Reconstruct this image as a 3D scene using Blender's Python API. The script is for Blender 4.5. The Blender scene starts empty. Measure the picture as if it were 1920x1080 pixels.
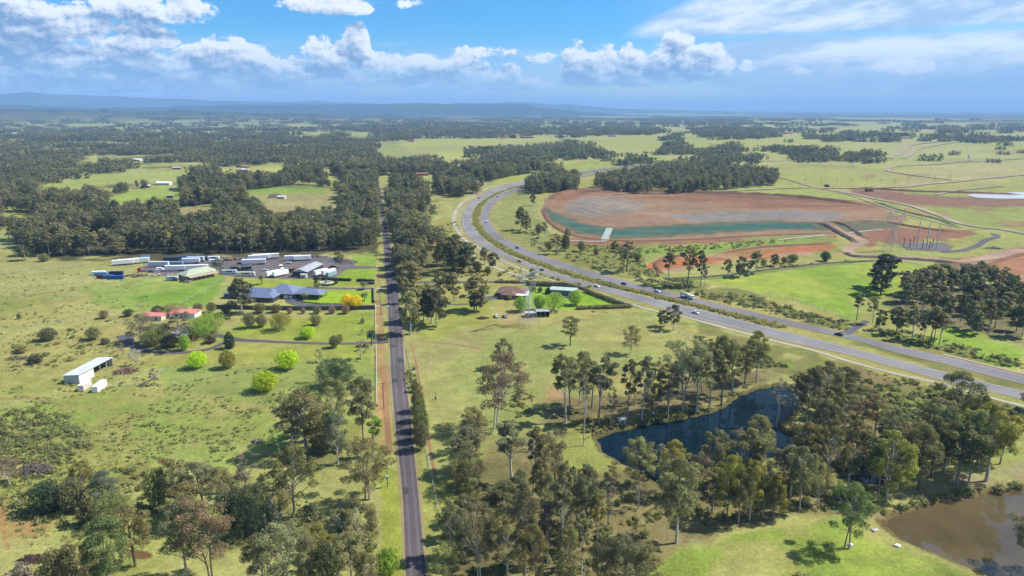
import bpy, math, random
import numpy as np
from mathutils import Vector, Matrix

# ------------------------------------------------------------------ camera, sky, sun, exposure
S = bpy.context.scene
COL = S.collection
CAMH, PITCH, F = 120.0, math.radians(14.71), 1280.0        # metres, tilt down, focal length for a 1920 wide frame
cam_d = bpy.data.cameras.new("camera"); cam_d.lens = 24.0; cam_d.sensor_width = 36.0
cam_d.clip_start = 1.0; cam_d.clip_end = 120000.0
cam = bpy.data.objects.new("camera", cam_d); COL.objects.link(cam)
cam.location = (0, 0, CAMH); cam.rotation_euler = (math.pi/2 - PITCH, 0, 0)
S.camera = cam
S.view_settings.view_transform = 'Standard'; S.view_settings.look = 'None'
S.view_settings.gamma = 1.0; S.view_settings.use_curve_mapping = False
S.view_settings.exposure = 0.84
SUN_EL = math.radians(50); SUN_AZ = math.atan2(0.98, 0.19)  # azimuth from +Y towards +X
SUN_POWER, SKY_POWER = 4.6, 0.072
HAZE_DENSITY = 7.2e-5
HAZE_COLOR = (0.33, 0.60, 1.0)
S.cycles.use_denoising = True
S.cycles.denoiser = 'OPENIMAGEDENOISE'
S.cycles.max_bounces = 6; S.cycles.diffuse_bounces = 3; S.cycles.transmission_bounces = 3
S.cycles.transparent_max_bounces = 4; S.cycles.volume_bounces = 0
S.cycles.sample_clamp_indirect = 6.0
S.cycles.caustics_reflective = False; S.cycles.caustics_refractive = False

sd = bpy.data.lights.new("sun", 'SUN'); sd.energy = SUN_POWER; sd.angle = math.radians(0.5); sd.color = (1.0, 0.955, 0.87)
sun = bpy.data.objects.new("sun", sd); COL.objects.link(sun)
sdir = Vector((math.sin(SUN_AZ)*math.cos(SUN_EL), math.cos(SUN_AZ)*math.cos(SUN_EL), math.sin(SUN_EL)))
sun.rotation_euler = sdir.to_track_quat('Z', 'Y').to_euler()
sun.location = (200, 40, 300)

# ---- node expression helper
class X:
    def __init__(s, nt, sock): s.nt, s.k = nt, sock
    def _m(s, op, b=None, c=None, clamp=False):
        n = s.nt.nodes.new('ShaderNodeMath'); n.operation = op; n.use_clamp = clamp
        for i, v in enumerate((s, b, c)):
            if v is None: continue
            if isinstance(v, X): s.nt.links.new(v.k, n.inputs[i])
            else: n.inputs[i].default_value = float(v)
        return X(s.nt, n.outputs[0])
    def __add__(s, b): return s._m('ADD', b)
    __radd__ = __add__
    def __sub__(s, b): return s._m('SUBTRACT', b)
    def __rsub__(s, b): return (s*-1.0)+b
    def __mul__(s, b): return s._m('MULTIPLY', b)
    __rmul__ = __mul__
    def __truediv__(s, b): return s._m('DIVIDE', b)
    def max(s, b): return s._m('MAXIMUM', b)
    def min(s, b): return s._m('MINIMUM', b)
    def clamp(s): return s._m('ADD', 0.0, clamp=True)
    def step(s, a, b, lo=0.0, hi=1.0):
        n = s.nt.nodes.new('ShaderNodeMapRange'); n.interpolation_type = 'SMOOTHSTEP'
        s.nt.links.new(s.k, n.inputs[0])
        for i, v in zip((1, 2, 3, 4), (a, b, lo, hi)): n.inputs[i].default_value = v
        return X(s.nt, n.outputs[0])
def comb(nt, x, y, z=0.0):
    n = nt.nodes.new('ShaderNodeCombineXYZ')
    for i, v in enumerate((x, y, z)):
        if isinstance(v, X): nt.links.new(v.k, n.inputs[i])
        else: n.inputs[i].default_value = float(v)
    return X(nt, n.outputs[0])
def noise(nt, vec, scale, detail=4.0, rough=0.55, dist=0.0, color=False):
    n = nt.nodes.new('ShaderNodeTexNoise'); n.noise_dimensions = '3D'
    if vec is not None: nt.links.new(vec.k, n.inputs['Vector'])
    n.inputs['Scale'].default_value = scale; n.inputs['Detail'].default_value = detail
    n.inputs['Roughness'].default_value = rough; n.inputs['Distortion'].default_value = dist
    return X(nt, n.outputs['Color' if color else 'Fac'])
def mixc(nt, f, a, b, mode='MIX'):
    n = nt.nodes.new('ShaderNodeMix'); n.data_type = 'RGBA'; n.blend_type = mode
    for i, v in ((0, f), (6, a), (7, b)):
        if isinstance(v, X): nt.links.new(v.k, n.inputs[i])
        elif i == 0: n.inputs[i].default_value = float(v)
        else: n.inputs[i].default_value = tuple(v)[:3] + (1.0,)
    return X(nt, n.outputs[2])

# ---- world: physical sky with cumulus banks given by direction
def pix_dir(px, py):
    u, v = (px-960)/F, (540-py)/F
    d = Vector((u, math.cos(PITCH) + math.sin(PITCH)*v, -math.sin(PITCH) + math.cos(PITCH)*v))
    return d.normalized()
def azel(px, py):
    d = pix_dir(px, py); return math.atan2(d.x, d.y), math.asin(d.z)
PXR = 0.000745                                               # radians per 1920-frame pixel near the horizon
W = bpy.data.worlds.new("World"); S.world = W; W.use_nodes = True
nt = W.node_tree; nt.nodes.clear()
out = nt.nodes.new('ShaderNodeOutputWorld')
sky = nt.nodes.new('ShaderNodeTexSky'); sky.sky_type = 'NISHITA'; sky.sun_disc = False
sky.sun_elevation = SUN_EL; sky.sun_rotation = SUN_AZ
sky.altitude = 100.0; sky.air_density = 1.0; sky.dust_density = 0.15; sky.ozone_density = 3.0
tc = nt.nodes.new('ShaderNodeTexCoord'); sep = nt.nodes.new('ShaderNodeSeparateXYZ')
nt.links.new(tc.outputs['Generated'], sep.inputs[0])
dx, dy, dz = (X(nt, sep.outputs[i]) for i in range(3))
az = dx._m('ARCTAN2', dy); el = dz._m('ARCSINE')
P = comb(nt, az, el*1.25, 0.37)
warp = noise(nt, P, 26, 3, 0.6)
azw = az + (warp-0.5)*0.020; 
Pw = comb(nt, azw, el*1.45, 0.0)
big = noise(nt, Pw, 21, 10, 0.66)                             # cauliflower detail
big2 = noise(nt, comb(nt, azw + 0.004, el*1.45 + 0.009, 0.0), 21, 10, 0.66)   # the same, a step towards the sun
BLOBS = [  # px, py (flat base of the heap), half width, height above, depth below, weight
 (75,58,100,62,22,1.15),(150,62,70,36,18,.95),(262,78,66,36,18,1.05),(215,84,50,26,14,.8),(295,22,100,30,22,.80),(618,14,84,26,14,1.05),(575,12,30,18,10,.8),
 (30,10,70,26,22,.7),(437,112,54,46,16,1.1),(400,108,34,40,14,1.0),(495,116,40,32,14,.85),(360,112,60,26,16,.8),(640,104,66,30,16,.9),(668,92,30,44,16,1.15),(600,98,36,34,14,.95),
 (715,124,60,30,16,1.0),(790,126,46,26,14,.85),(862,130,36,42,14,1.15),(895,134,40,24,12,.9),(955,148,40,30,14,1.0),(985,150,36,20,12,.8),
 (1085,148,44,70,16,1.15),(1120,146,60,66,18,1.15),(1190,146,56,64,18,1.1),(1262,142,62,84,18,1.25),(1320,138,48,62,16,1.05),(1360,124,26,22,10,.9),(1402,126,22,14,8,.85),
 (765,6,40,14,10,.55),(930,100,70,12,10,.45),(1480,136,34,12,8,.6),(1700,128,50,14,10,.5),
 (300,126,150,34,24,1.0),(110,120,190,40,30,1.0),(560,138,150,30,22,1.0),(20,92,90,44,30,.95),(190,160,220,26,14,.85),(470,160,160,22,12,.85),(740,152,150,24,12,.85),(960,162,120,14,10,.7),(60,150,120,26,16,.8),(1010,112,44,14,10,.5)]
def heaps(azv, elv):
    d = None
    for (bx, by, rx, up, dn, w) in BLOBS:
        a0, e0 = azel(bx, by)
        da = (azv - a0)*(1.0/(rx*PXR)); de = elv - e0
        dv = (de*(1.0/(up*PXR))).max(de*(-1.0/(dn*PXR)))
        b = (1.0 - (da*da + dv*dv))*w
        d = b if d is None else d.max(b)
    return d.max(-1.0)
e_at = lambda py: azel(960, py)[1]
a_at = lambda px: azel(px, 60)[0]
d1 = heaps(az, el)*0.55 + (big-0.5)*2.0
cum = d1.step(0.02, 0.22)
d_up = heaps(az + 0.010, el + 0.019)*0.55 + (big2-0.5)*2.0    # what stands above, towards the sun
lit = (0.98 - d_up.step(-0.28, 0.70)*0.90 + (big - big2)*2.6).clamp()
low = el.step(e_at(196), e_at(96))                            # 0 in the thick air near the horizon, 1 above
soft = noise(nt, comb(nt, az*1.0, el*3.6 - az*0.35, 2.0), 7.5, 9, 0.62)
strk2 = noise(nt, comb(nt, az*1.5, el*8.0, 5.0), 9, 6, 0.55)
edge = az - (el - e_at(62))*2.2
sheet1 = (edge.step(a_at(1120), a_at(1260))*0.75 + soft - 0.5)*el.step(e_at(86), e_at(52))
sheet2 = (az.step(a_at(1240), a_at(1480))*0.62 + soft - 0.5)*el.step(e_at(204), e_at(150))*el.step(e_at(66), e_at(98))
right = az.step(a_at(1100), a_at(1500))*0.6*el.step(e_at(206), e_at(150))
veil = (sheet1.step(0.05, 0.50)).max(sheet2.step(0.05, 0.52)).max(right*soft.step(.3, .6))*0.92
veil_l = (strk2.step(0.32, 0.60)*0.75 + 0.15) * el.step(e_at(206), e_at(182)) * el.step(e_at(70), e_at(118)) * az.step(a_at(1250), a_at(800))
deep = mixc(nt, el.step(e_at(200), e_at(40)), (0.84, 0.97, 1.07), (0.30, 0.80, 1.20))
skyc = mixc(nt, 1.0, X(nt, sky.outputs[0]), deep, 'MULTIPLY')
bg_sky = nt.nodes.new('ShaderNodeBackground'); nt.links.new(skyc.k, bg_sky.inputs[0]); bg_sky.inputs[1].default_value = SKY_POWER
dark = mixc(nt, low, (0.125, 0.25, 0.445), (0.115, 0.205, 0.35)); pale = mixc(nt, low, (0.27, 0.40, 0.57), (0.57, 0.605, 0.65))
cloudc = mixc(nt, lit, dark, pale)
veilc = mixc(nt, low, (0.185, 0.315, 0.49), mixc(nt, soft.step(0.38, 0.60), (0.53, 0.585, 0.64), (0.25, 0.365, 0.515)))
vl = mixc(nt, strk2.step(0.40, 0.72), (0.15, 0.31, 0.55), (0.33, 0.46, 0.65))
c0 = mixc(nt, az.step(a_at(1000), a_at(1250)), vl, veilc)
c1 = mixc(nt, cum, c0, cloudc)
allc = veil.max(veil_l).max(cum*(low*0.35+0.62)) * el.step(e_at(207), e_at(196))
bg_cl = nt.nodes.new('ShaderNodeBackground'); nt.links.new(c1.k, bg_cl.inputs[0]); bg_cl.inputs[1].default_value = 1.0
mx = nt.nodes.new('ShaderNodeMixShader'); nt.links.new(allc.clamp().k, mx.inputs[0])
nt.links.new(bg_sky.outputs[0], mx.inputs[1]); nt.links.new(bg_cl.outputs[0], mx.inputs[2])
nt.links.new(mx.outputs[0], out.inputs[0])

# ------------------------------------------------------------------ numbers: noise, terrain, projection
def _hash(ix, iy, s):
    n = (ix.astype(np.int64)*374761393 + iy.astype(np.int64)*668265263 + s*1274126177) & 0xffffffff
    n = ((n ^ (n >> 13))*1103515245) & 0xffffffff
    n = ((n ^ (n >> 16))*2246822519) & 0xffffffff
    return ((n ^ (n >> 15)) & 0xffffff)/float(0xffffff)
def vnoise(x, y, s=0):
    ix, iy = np.floor(x), np.floor(y); fx, fy = x-ix, y-iy
    fx = fx*fx*(3-2*fx); fy = fy*fy*(3-2*fy)
    a, b = _hash(ix, iy, s), _hash(ix+1, iy, s); c, d = _hash(ix, iy+1, s), _hash(ix+1, iy+1, s)
    return a + (b-a)*fx + (c-a)*fy + (a-b-c+d)*fx*fy
def fbm(x, y, s=0, o=4):
    v = 0; amp = .5; t = 0
    for i in range(o):
        v = v + amp*vnoise(x*2**i, y*2**i, s+i*17); t += amp; amp *= .5
    return v/t
def sstep(a, b, x):
    t = np.clip((x-a)/(b-a), 0, 1); return t*t*(3-2*t)
cP, sP = math.cos(PITCH), math.sin(PITCH)
def project(x, y, z):
    zc = y*cP - (z-CAMH)*sP
    v = y*sP + (z-CAMH)*cP
    zc = np.where(np.abs(zc) < 1e-6, 1e-6, zc)
    return 960 + F*x/zc, 540 - F*v/zc, zc
def poly_sd(px, py, poly):                                   # signed distance, negative inside
    poly = np.asarray(poly, float); n = len(poly)
    d = np.full(px.shape, 1e9); ins = np.zeros(px.shape, bool)
    for i in range(n):
        x0, y0 = poly[i]; x1, y1 = poly[(i+1) % n]
        ex, ey = x1-x0, y1-y0; L = ex*ex+ey*ey+1e-12
        t = np.clip(((px-x0)*ex+(py-y0)*ey)/L, 0, 1)
        d = np.minimum(d, (px-x0-t*ex)**2+(py-y0-t*ey)**2)
        c = ((y0 > py) != (y1 > py)) & (px < (x1-x0)*(py-y0)/((y1-y0) if abs(y1-y0) > 1e-12 else 1e-12)+x0)
        ins ^= c
    d = np.sqrt(d)
    return np.where(ins, -d, d)
def flat(px, py, z=0.0):
    u, v = (px-960)/F, (540-py)/F
    t = (z-CAMH)/(-sP + cP*v)
    return np.array([u*t, (cP+sP*v)*t])
POND1 = [(1114,818),(1160,803),(1230,788),(1300,777),(1350,762),(1388,738),(1420,726),(1455,719),(1492,724),(1507,745),
         (1500,768),(1462,790),(1468,806),(1500,815),(1520,830),(1480,850),(1420,862),(1350,868),(1290,880),(1262,905),(1240,910),(1215,892),(1165,868),(1128,845)]
POND2 = [(1652,978),(1690,955),(1760,936),(1850,919),(1925,912),(2050,900),(2300,900),(2500,1000),(2500,1250),(2100,1240),(1960,1120),(1862,1079),(1760,1040),(1690,1011)]
POND3 = [(1560,868),(1620,870),(1672,884),(1684,896),(1670,908),(1620,906),(1570,890)]
PONDW = [np.array([flat(*p) for p in q]) for q in (POND1, POND2, POND3)]
RIDGES = [  # distance, thickness, skyline (px, py)
 (9000., 1500., [(-500,203),(0,199),(150,200),(330,202),(480,206),(700,212),(1000,222),(1500,235),(2400,240)], 1.0),
 (13500., 1700., [(-500,192),(0,193),(250,197),(430,193),(560,190),(720,191),(860,188),(980,189),(1010,197),(1100,206),(1200,212),(2400,230)], 1.0),
 (22000., 2500., [(-500,176),(-100,174),(60,172),(110,175),(200,179),(300,180),(420,186),(600,186),(700,190),(830,189),(860,187),(1000,187),(1120,195),(1250,201),(1500,207),(2400,208)], 1.0)]
def terrain(x, y):
    x = np.asarray(x, float); y = np.asarray(y, float)
    r = np.hypot(x, y)
    h = (fbm(x/170+3.1, y/170+1.7, 5, 2)-.5)*3.0*sstep(120, 420, r)
    h = h + (fbm(x/900+7, y/900+2, 9, 3)-.5)*26*sstep(900, 3200, r)
    g = sstep(60, 10, np.hypot((x+95)/1.5, (y-205)))          # gully, lower left
    h = h - 3.0*g
    for q in PONDW:
        lo, hi = q.min(0)-25, q.max(0)+25
        m = (x > lo[0]) & (x < hi[0]) & (y > lo[1]) & (y < hi[1])
        if np.any(m):
            xm, ym = x[m] if x.ndim else x, y[m] if y.ndim else y
            s = poly_sd(np.atleast_1d(xm), np.atleast_1d(ym), q) + (vnoise(np.atleast_1d(xm)/3.0, np.atleast_1d(ym)/3.0, 3)-.5)*1.6
            k = sstep(8, 0.5, s); dip = -3.2*sstep(0.6, -3.0, s)
            if x.ndim: h[m] = h[m]*(1-k) + dip
            else: h = h*(1-k[0]) + dip[0]
    far = r > 4500
    if np.any(far):
        xf, yf, rf = (x[far], y[far], r[far]) if x.ndim else (x, y, r)
        pxc = 960 + np.clip(np.where(yf > 1, xf/np.maximum(yf, 1), np.sign(xf)*9), -3, 3)*F/ (cP)
        add = 0*rf
        for (D, w, prof, k) in RIDGES:
            xs, ys = zip(*prof)
            top = np.interp(pxc, xs, ys) + 5 + (fbm(pxc/60., rf/4000., int(D), 4)-.5)*6
            hh = np.maximum(CAMH + (203.5-top)*0.000731*D, 0)
            add = np.maximum(add, hh*np.exp(-((rf-D)/w)**2)*(0.9+.2*fbm(xf/600., yf/600., 77, 3)))
        add = np.where(yf > 0, add, 0)
        if x.ndim: h[far] += add
        else: h = h + add
    return h
def gp(px, py, up=0.0):                                      # the ground point seen at a pixel (or the foot of what shows there at height up)
    u, v = (px-960)/F, (540-py)/F
    d = (u, cP+sP*v, -sP+cP*v); z = up
    for _ in range(6):
        t = (z-CAMH)/d[2]; z = float(terrain(u*t, d[1]*t)) + up
    return Vector((u*t, d[1]*t, z-up))
def height_to(p, ty):                                        # height whose top shows at row ty above ground point p
    v = (540-ty)/F
    # v = (y sP + (z-H)cP)/(y cP-(z-H)sP)
    return (v*p.y*cP - p.y*sP)/(cP + v*sP) + CAMH - p.z
def pxm(p):                                                  # pixels per metre at a ground point
    return F/(p.y*cP-(p.z-CAMH)*sP)

# ------------------------------------------------------------------ materials
def lin(c): 
    c = c/255.0
    return c/12.92 if c <= .04045 else ((c+.055)/1.055)**2.4
K = 0.50
def C(r, g, b, k=K): return (lin(r)*k, lin(g)*k, lin(b)*k)
def newmat(name):
    m = bpy.data.materials.new(name); m.use_nodes = True
    n = m.node_tree; b = n.nodes['Principled BSDF']
    return m, n, b
def base_noise(n, b, col, amt=0.18, scale=1.5, coords='Object'):
    t = n.nodes.new('ShaderNodeTexCoord'); v = X(n, t.outputs[coords])
    f = noise(n, v, scale, 5, 0.6)
    k = f.step(0.25, 0.75, 1-amt, 1+amt)
    c = mixc(n, 1.0, col, comb(n, k, k, k), 'MULTIPLY')
    n.links.new(c.k, b.inputs['Base Color'])
    return v, f
_M = {}
def mat(name, col, rough=0.7, metal=0.0, amt=0.14, scale=1.2, spec=0.4):
    if name in _M: return _M[name]
    m, n, b = newmat(name)
    base_noise(n, b, col, amt, scale)
    b.inputs['Roughness'].default_value = rough; b.inputs['Metallic'].default_value = metal
    b.inputs['Specular IOR Level'].default_value = spec
    _M[name] = m; return m
def mat_objcolor(name, rough=0.45, amt=0.1, scale=0.8, ribs=0.0, spec=0.4):
    m, n, b = newmat(name)
    oi = n.nodes.new('ShaderNodeObjectInfo')
    v, f = base_noise(n, b, X(n, oi.outputs['Color']), amt, scale)
    b.inputs['Roughness'].default_value = rough; b.inputs['Specular IOR Level'].default_value = spec
    if ribs:
        w = n.nodes.new('ShaderNodeTexWave'); w.inputs['Scale'].default_value = ribs; n.links.new(v.k, w.inputs['Vector'])
        bp = n.nodes.new('ShaderNodeBump'); bp.inputs['Strength'].default_value = 0.5; bp.inputs['Distance'].default_value = 0.05
        n.links.new(w.outputs['Fac'], bp.inputs['Height']); n.links.new(bp.outputs[0], b.inputs['Normal'])
    return m
def leaf_material(name, fixed=None):
    m, n, b = newmat(name)
    oi = n.nodes.new('ShaderNodeObjectInfo')
    at = n.nodes.new('ShaderNodeAttribute'); at.attribute_name = 'tint'
    t = X(n, at.outputs['Fac']); r = X(n, oi.outputs['Random'])
    base = X(n, oi.outputs['Color']) if fixed is None else None
    if fixed is not None:
        base = mixc(n, r.step(0, 1), fixed[0], fixed[1])
        base = mixc(n, (r*7.13)._m('FRACT').step(0.55, 1.0)*0.8, base, fixed[2])
    k = t*((r*3.7)._m('FRACT')*0.35 + 0.82)
    c = mixc(n, 1.0, base, comb(n, k, k, k*0.97), 'MULTIPLY')
    n.links.new(c.k, b.inputs['Base Color'])
    b.inputs['Roughness'].default_value = 0.6; b.inputs['Specular IOR Level'].default_value = 0.25
    tr = n.nodes.new('ShaderNodeBsdfTranslucent')
    c2 = mixc(n, 1.0, c, (1.05, 1.15, 0.7), 'MULTIPLY'); n.links.new(c2.k, tr.inputs[0])
    ms = n.nodes.new('ShaderNodeMixShader'); ms.inputs[0].default_value = 0.36
    n.links.new(b.outputs[0], ms.inputs[1]); n.links.new(tr.outputs[0], ms.inputs[2])
    n.links.new(ms.outputs[0], n.nodes['Material Output'].inputs[0])
    return m
LEAF = leaf_material('leaves')
GREENS = dict(olive=(.262,.242,.100), greygreen=(.248,.250,.128), blue=(.215,.248,.172), brown=(.290,.226,.132), dark=(.148,.156,.072),
              green=(.190,.230,.078), lime=(.42,.57,.012), yellow=(.82,.60,.012), yolive=(.34,.31,.064), bright=(.27,.41,.055), grey=(.262,.238,.170),
              pine=(.070,.088,.047), lavender=(.31,.30,.34), rust=(.290,.208,.128), deep=(.056,.100,.045))
GREENS = {k: (v if k in ('lime', 'yellow', 'bright', 'lavender') else tuple(.88*q for q in v)) for k, v in GREENS.items()}
LEAF_WOOD = leaf_material('woodland_leaves', ((.180,.176,.076), (.122,.136,.074), (.250,.215,.110)))
LEAF_SCRUB = leaf_material('scrub_leaves', ((.190,.215,.080), (.225,.232,.090), (.255,.235,.105)))
LEAF_TUSS = leaf_material('tussock_leaves', ((.28,.30,.11), (.23,.26,.095), (.31,.30,.125)))
LEAF_MED = leaf_material('median_leaves', ((.34,.31,.11), (.40,.35,.13), (.22,.24,.08)))
def bark_material():
    m, n, b = newmat('bark')
    oi = n.nodes.new('ShaderNodeObjectInfo'); v, f = base_noise(n, b, X(n, oi.outputs['Color']), 0.35, 2.5)
    b.inputs['Roughness'].default_value = 0.9
    return m
BARK = bark_material()
BARKS = dict(pale=(.46,.42,.36), grey=(.27,.24,.20), dark=(.11,.095,.075))
PAINT = mat_objcolor('painted_metal', 0.4)
RIBBED = mat_objcolor('ribbed_metal', 0.5, 0.12, 0.3, ribs=1.6)
WALL = mat_objcolor('wall_render', 0.85, 0.12, 0.6)
GLASS = mat('dark_glass', (.02,.028,.035), 0.08, 0, .05, spec=.6)
TYRE = mat('rubber', (.02,.02,.02), 0.9)
STEEL = mat('galvanised_steel', (.44,.48,.51), 0.55)
DARKSTEEL = mat('chassis_steel', (.05,.05,.055), 0.7)
TIMBER = mat('weathered_timber', (.13,.11,.085), 0.9, amt=.3)
WHITE = mat('white_paint', (.74,.74,.72), 0.5)

# ------------------------------------------------------------------ object helpers
def tag(o, label=None, cat=None, group=None, kind=None):
    if label: o['label'] = label
    if cat: o['category'] = cat
    if group: o['group'] = group
    if kind: o['kind'] = kind
    return o
def link(o, parent=None):
    COL.objects.link(o)
    if parent is not None: o.parent = parent
    return o
def empty(name, loc=(0,0,0), rz=0.0):
    o = bpy.data.objects.new(name, None); link(o); o.location = loc; o.rotation_euler = (0,0,rz); o.empty_display_size = 1.0
    return o
def copy_tree(o, parent=None):
    c = o.copy(); link(c, parent)
    for ch in list(o.children): copy_tree(ch, c)
    return c
class MB:
    def __init__(s): s.v = []; s.f = []; s.m = []
    def add(s, vs, fs, mi=0):
        k = len(s.v); s.v += [tuple(a) for a in vs]; s.f += [tuple(i+k for i in f) for f in fs]; s.m += [mi]*len(fs); return s
    def box(s, x0, x1, y0, y1, z0, z1, mi=0, top=None):
        a = [(x0,y0,z0),(x1,y0,z0),(x1,y1,z0),(x0,y1,z0)]
        i = top or 0.0
        b = [(x0+i,y0+i,z1),(x1-i,y0+i,z1),(x1-i,y1-i,z1),(x0+i,y1-i,z1)]
        return s.add(a+b, [(3,2,1,0),(4,5,6,7),(0,1,5,4),(1,2,6,5),(2,3,7,6),(3,0,4,7)], mi)
    def tube(s, pts, rad, n=6, mi=0, cap=True):
        pts = [Vector(p) for p in pts]; rings = []; vs = []
        for i, p in enumerate(pts):
            d = (pts[min(i+1, len(pts)-1)]-pts[max(i-1, 0)]).normalized()
            a = d.orthogonal().normalized() if abs(d.z) < .99 else Vector((1,0,0))
            if abs(d.z) >= .2: a = (Vector((1,0,0)) - d*d.x).normalized()
            b = d.cross(a); r = rad[i] if hasattr(rad, '__len__') else rad
            vs += [p + a*math.cos(2*math.pi*j/n)*r + b*math.sin(2*math.pi*j/n)*r for j in range(n)]
        fs = [(i*n+j, i*n+(j+1) % n, (i+1)*n+(j+1) % n, (i+1)*n+j) for i in range(len(pts)-1) for j in range(n)]
        if cap: fs += [tuple(range(n-1, -1, -1)), tuple(range((len(pts)-1)*n, len(pts)*n))]
        return s.add(vs, fs, mi)
    def prism(s, prof, y0, y1, mi=0):                        # profile in x,z extruded along y
        n = len(prof)
        vs = [(x, y0, z) for x, z in prof] + [(x, y1, z) for x, z in prof]
        fs = [tuple(range(n)), tuple(range(2*n-1, n-1, -1))] + [(j, j+n, (j+1) % n+n, (j+1) % n) for j in range(n)]
        return s.add(vs, fs, mi)
    def hip(s, x0, x1, y0, y1, z, h, over=0.6, gable=False, mi=0, t=0.18):
        x0 -= over; x1 += over; y0 -= over; y1 += over
        w, d = x1-x0, y1-y0
        if w >= d:
            i = 0 if gable else d/2
            r0, r1 = (x0+i, (y0+y1)/2, z+h), (x1-i, (y0+y1)/2, z+h)
        else:
            i = 0 if gable else w/2
            r0, r1 = ((x0+x1)/2, y0+i, z+h), ((x0+x1)/2, y1-i, z+h)
        a = [(x0,y0,z),(x1,y0,z),(x1,y1,z),(x0,y1,z)]; b = [(x,y,zz-t) for x,y,zz in a]
        v = a+[r0, r1]+b
        if w >= d: f = [(0,1,5,4),(1,2,5),(2,3,4,5),(3,0,4)]
        else: f = [(0,1,4),(1,2,5,4),(2,3,5),(3,0,4,5)]
        f += [(6,7,1,0),(7,8,2,1),(8,9,3,2),(9,6,0,3),(9,8,7,6)]
        return s.add(v, f, mi)
    def mesh(s, name, mats):
        me = bpy.data.meshes.new(name); me.from_pydata(s.v, [], s.f)
        for m in (mats if isinstance(mats, (list, tuple)) else [mats]): me.materials.append(m)
        if any(s.m): me.polygons.foreach_set('material_index', s.m)
        me.update(); return me
    def build(s, name, mats, parent=None, color=None, bevel=0.0):
        o = bpy.data.objects.new(name, s.mesh(name, mats)); link(o, parent)
        if color: o.color = tuple(color)[:3]+(1,)
        if bevel:
            b = o.modifiers.new('bevel', 'BEVEL'); b.width = bevel; b.segments = 2; b.limit_method = 'ANGLE'
        return o
def grid_mesh(name, V, fs, mats, smooth=True):
    me = bpy.data.meshes.new(name); n = len(V); q = np.asarray(fs, np.int32)
    me.vertices.add(n); me.vertices.foreach_set('co', np.asarray(V, np.float32).ravel())
    me.loops.add(q.size); me.loops.foreach_set('vertex_index', q.ravel())
    me.polygons.add(len(q)); me.polygons.foreach_set('loop_start', np.arange(len(q), dtype=np.int32)*q.shape[1])
    me.polygons.foreach_set('loop_total', np.full(len(q), q.shape[1], np.int32))
    if smooth: me.polygons.foreach_set('use_smooth', np.ones(len(q), bool))
    for m in (mats if isinstance(mats, (list, tuple)) else [mats]): me.materials.append(m)
    me.update(calc_edges=True); return me
# ------------------------------------------------------------------ the ground: one sheet to the horizon
def gpv(px, py, up=0.0):
    px = np.asarray(px, float); py = np.asarray(py, float)
    u, v = (px-960)/F, (540-py)/F
    dy, dz = cP+sP*v, -sP+cP*v
    z = np.full(px.shape, up, float)
    for _ in range(6):
        t = (z-CAMH)/dz; z = terrain(u*t, dy*t)+up
    return u*t, dy*t, z-up
def row_r(py): return CAMH/np.tan(PITCH+np.arctan((py-540)/F))
rows = np.concatenate([[15, 40, 70, 95, 115], row_r(np.arange(1135, 620, -1.9)), row_r(np.arange(620, 232, -1.45))])
rows = rows[rows < 5200]
rows = np.concatenate([rows, np.geomspace(5400, 46000, 90)])
azs = np.concatenate([np.linspace(-180, -46, 40)[:-1], np.linspace(-46, 46, 1150), np.linspace(46, 180, 40)[1:-1]])
azr = np.radians(azs)
R, A = np.meshgrid(rows, azr, indexing='ij')
GX, GY = R*np.sin(A), R*np.cos(A)
GZ = terrain(GX.ravel(), GY.ravel()).reshape(GX.shape)
nr, na = GX.shape
gx, gy, gz = GX.ravel(), GY.ravel(), GZ.ravel()
px, py, zc = project(gx, gy, gz)
behind = (zc < 5)
px = np.where(behind, -9e4, px); py = np.where(behind, 9e4, py)
rr = np.hypot(gx, gy)
def rgb(r, g, b): return (1.09 if g >= r else 1.)*np.array(C(min(255, r*1.055) if g >= r else r, g if g >= r else g*1.055, b*1.10 if g >= r else b*1.02))
n_big = fbm(gx/420, gy/420, 1, 4); n_mid = fbm(gx/60, gy/60, 2, 4); n_sm = fbm(gx/9, gy/9, 3, 4); n_xs = fbm(gx/2.2, gy/2.2, 4, 3)
GRASS_A, GRASS_B, GRASS_C = rgb(166,168,90), rgb(178,170,106), rgb(136,156,64)
col = GRASS_A[None, :]*np.ones((len(gx), 1))
def blend(c, a): 
    global col
    a = np.clip(a, 0, 1)[:, None]; col = col*(1-a)+np.asarray(c)[None, :]*a
blend(GRASS_B, sstep(.45, .62, n_mid)*.75)
blend(GRASS_C, sstep(.5, .68, fbm(gx/35+9, gy/35, 21, 4))*.6)
blend(rgb(176,160,104), sstep(.58, .72, n_sm)*.4)
# far country: right side open, left side wooded
far_f = fbm(gx/520+3, gy/520, 31, 4)
fwood = sstep(300, 232, py)*sstep(1150, 900, px)
blend(rgb(62,74,44), sstep(.36, .46, far_f)*fwood)
blend(rgb(70,80,48), sstep(6500, 8200, rr)*sstep(.30, .40, fbm(gx/1500, gy/1500, 41, 4)))
blend(rgb(66,78,50), sstep(14, 34, gz)*sstep(4500, 6500, rr)*.9)
blend(rgb(176,166,112), sstep(.56, .66, fbm(gx/300, gy/300, 51, 3))*sstep(700, 1500, rr)*sstep(30, 10, gz)*.5)
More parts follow.
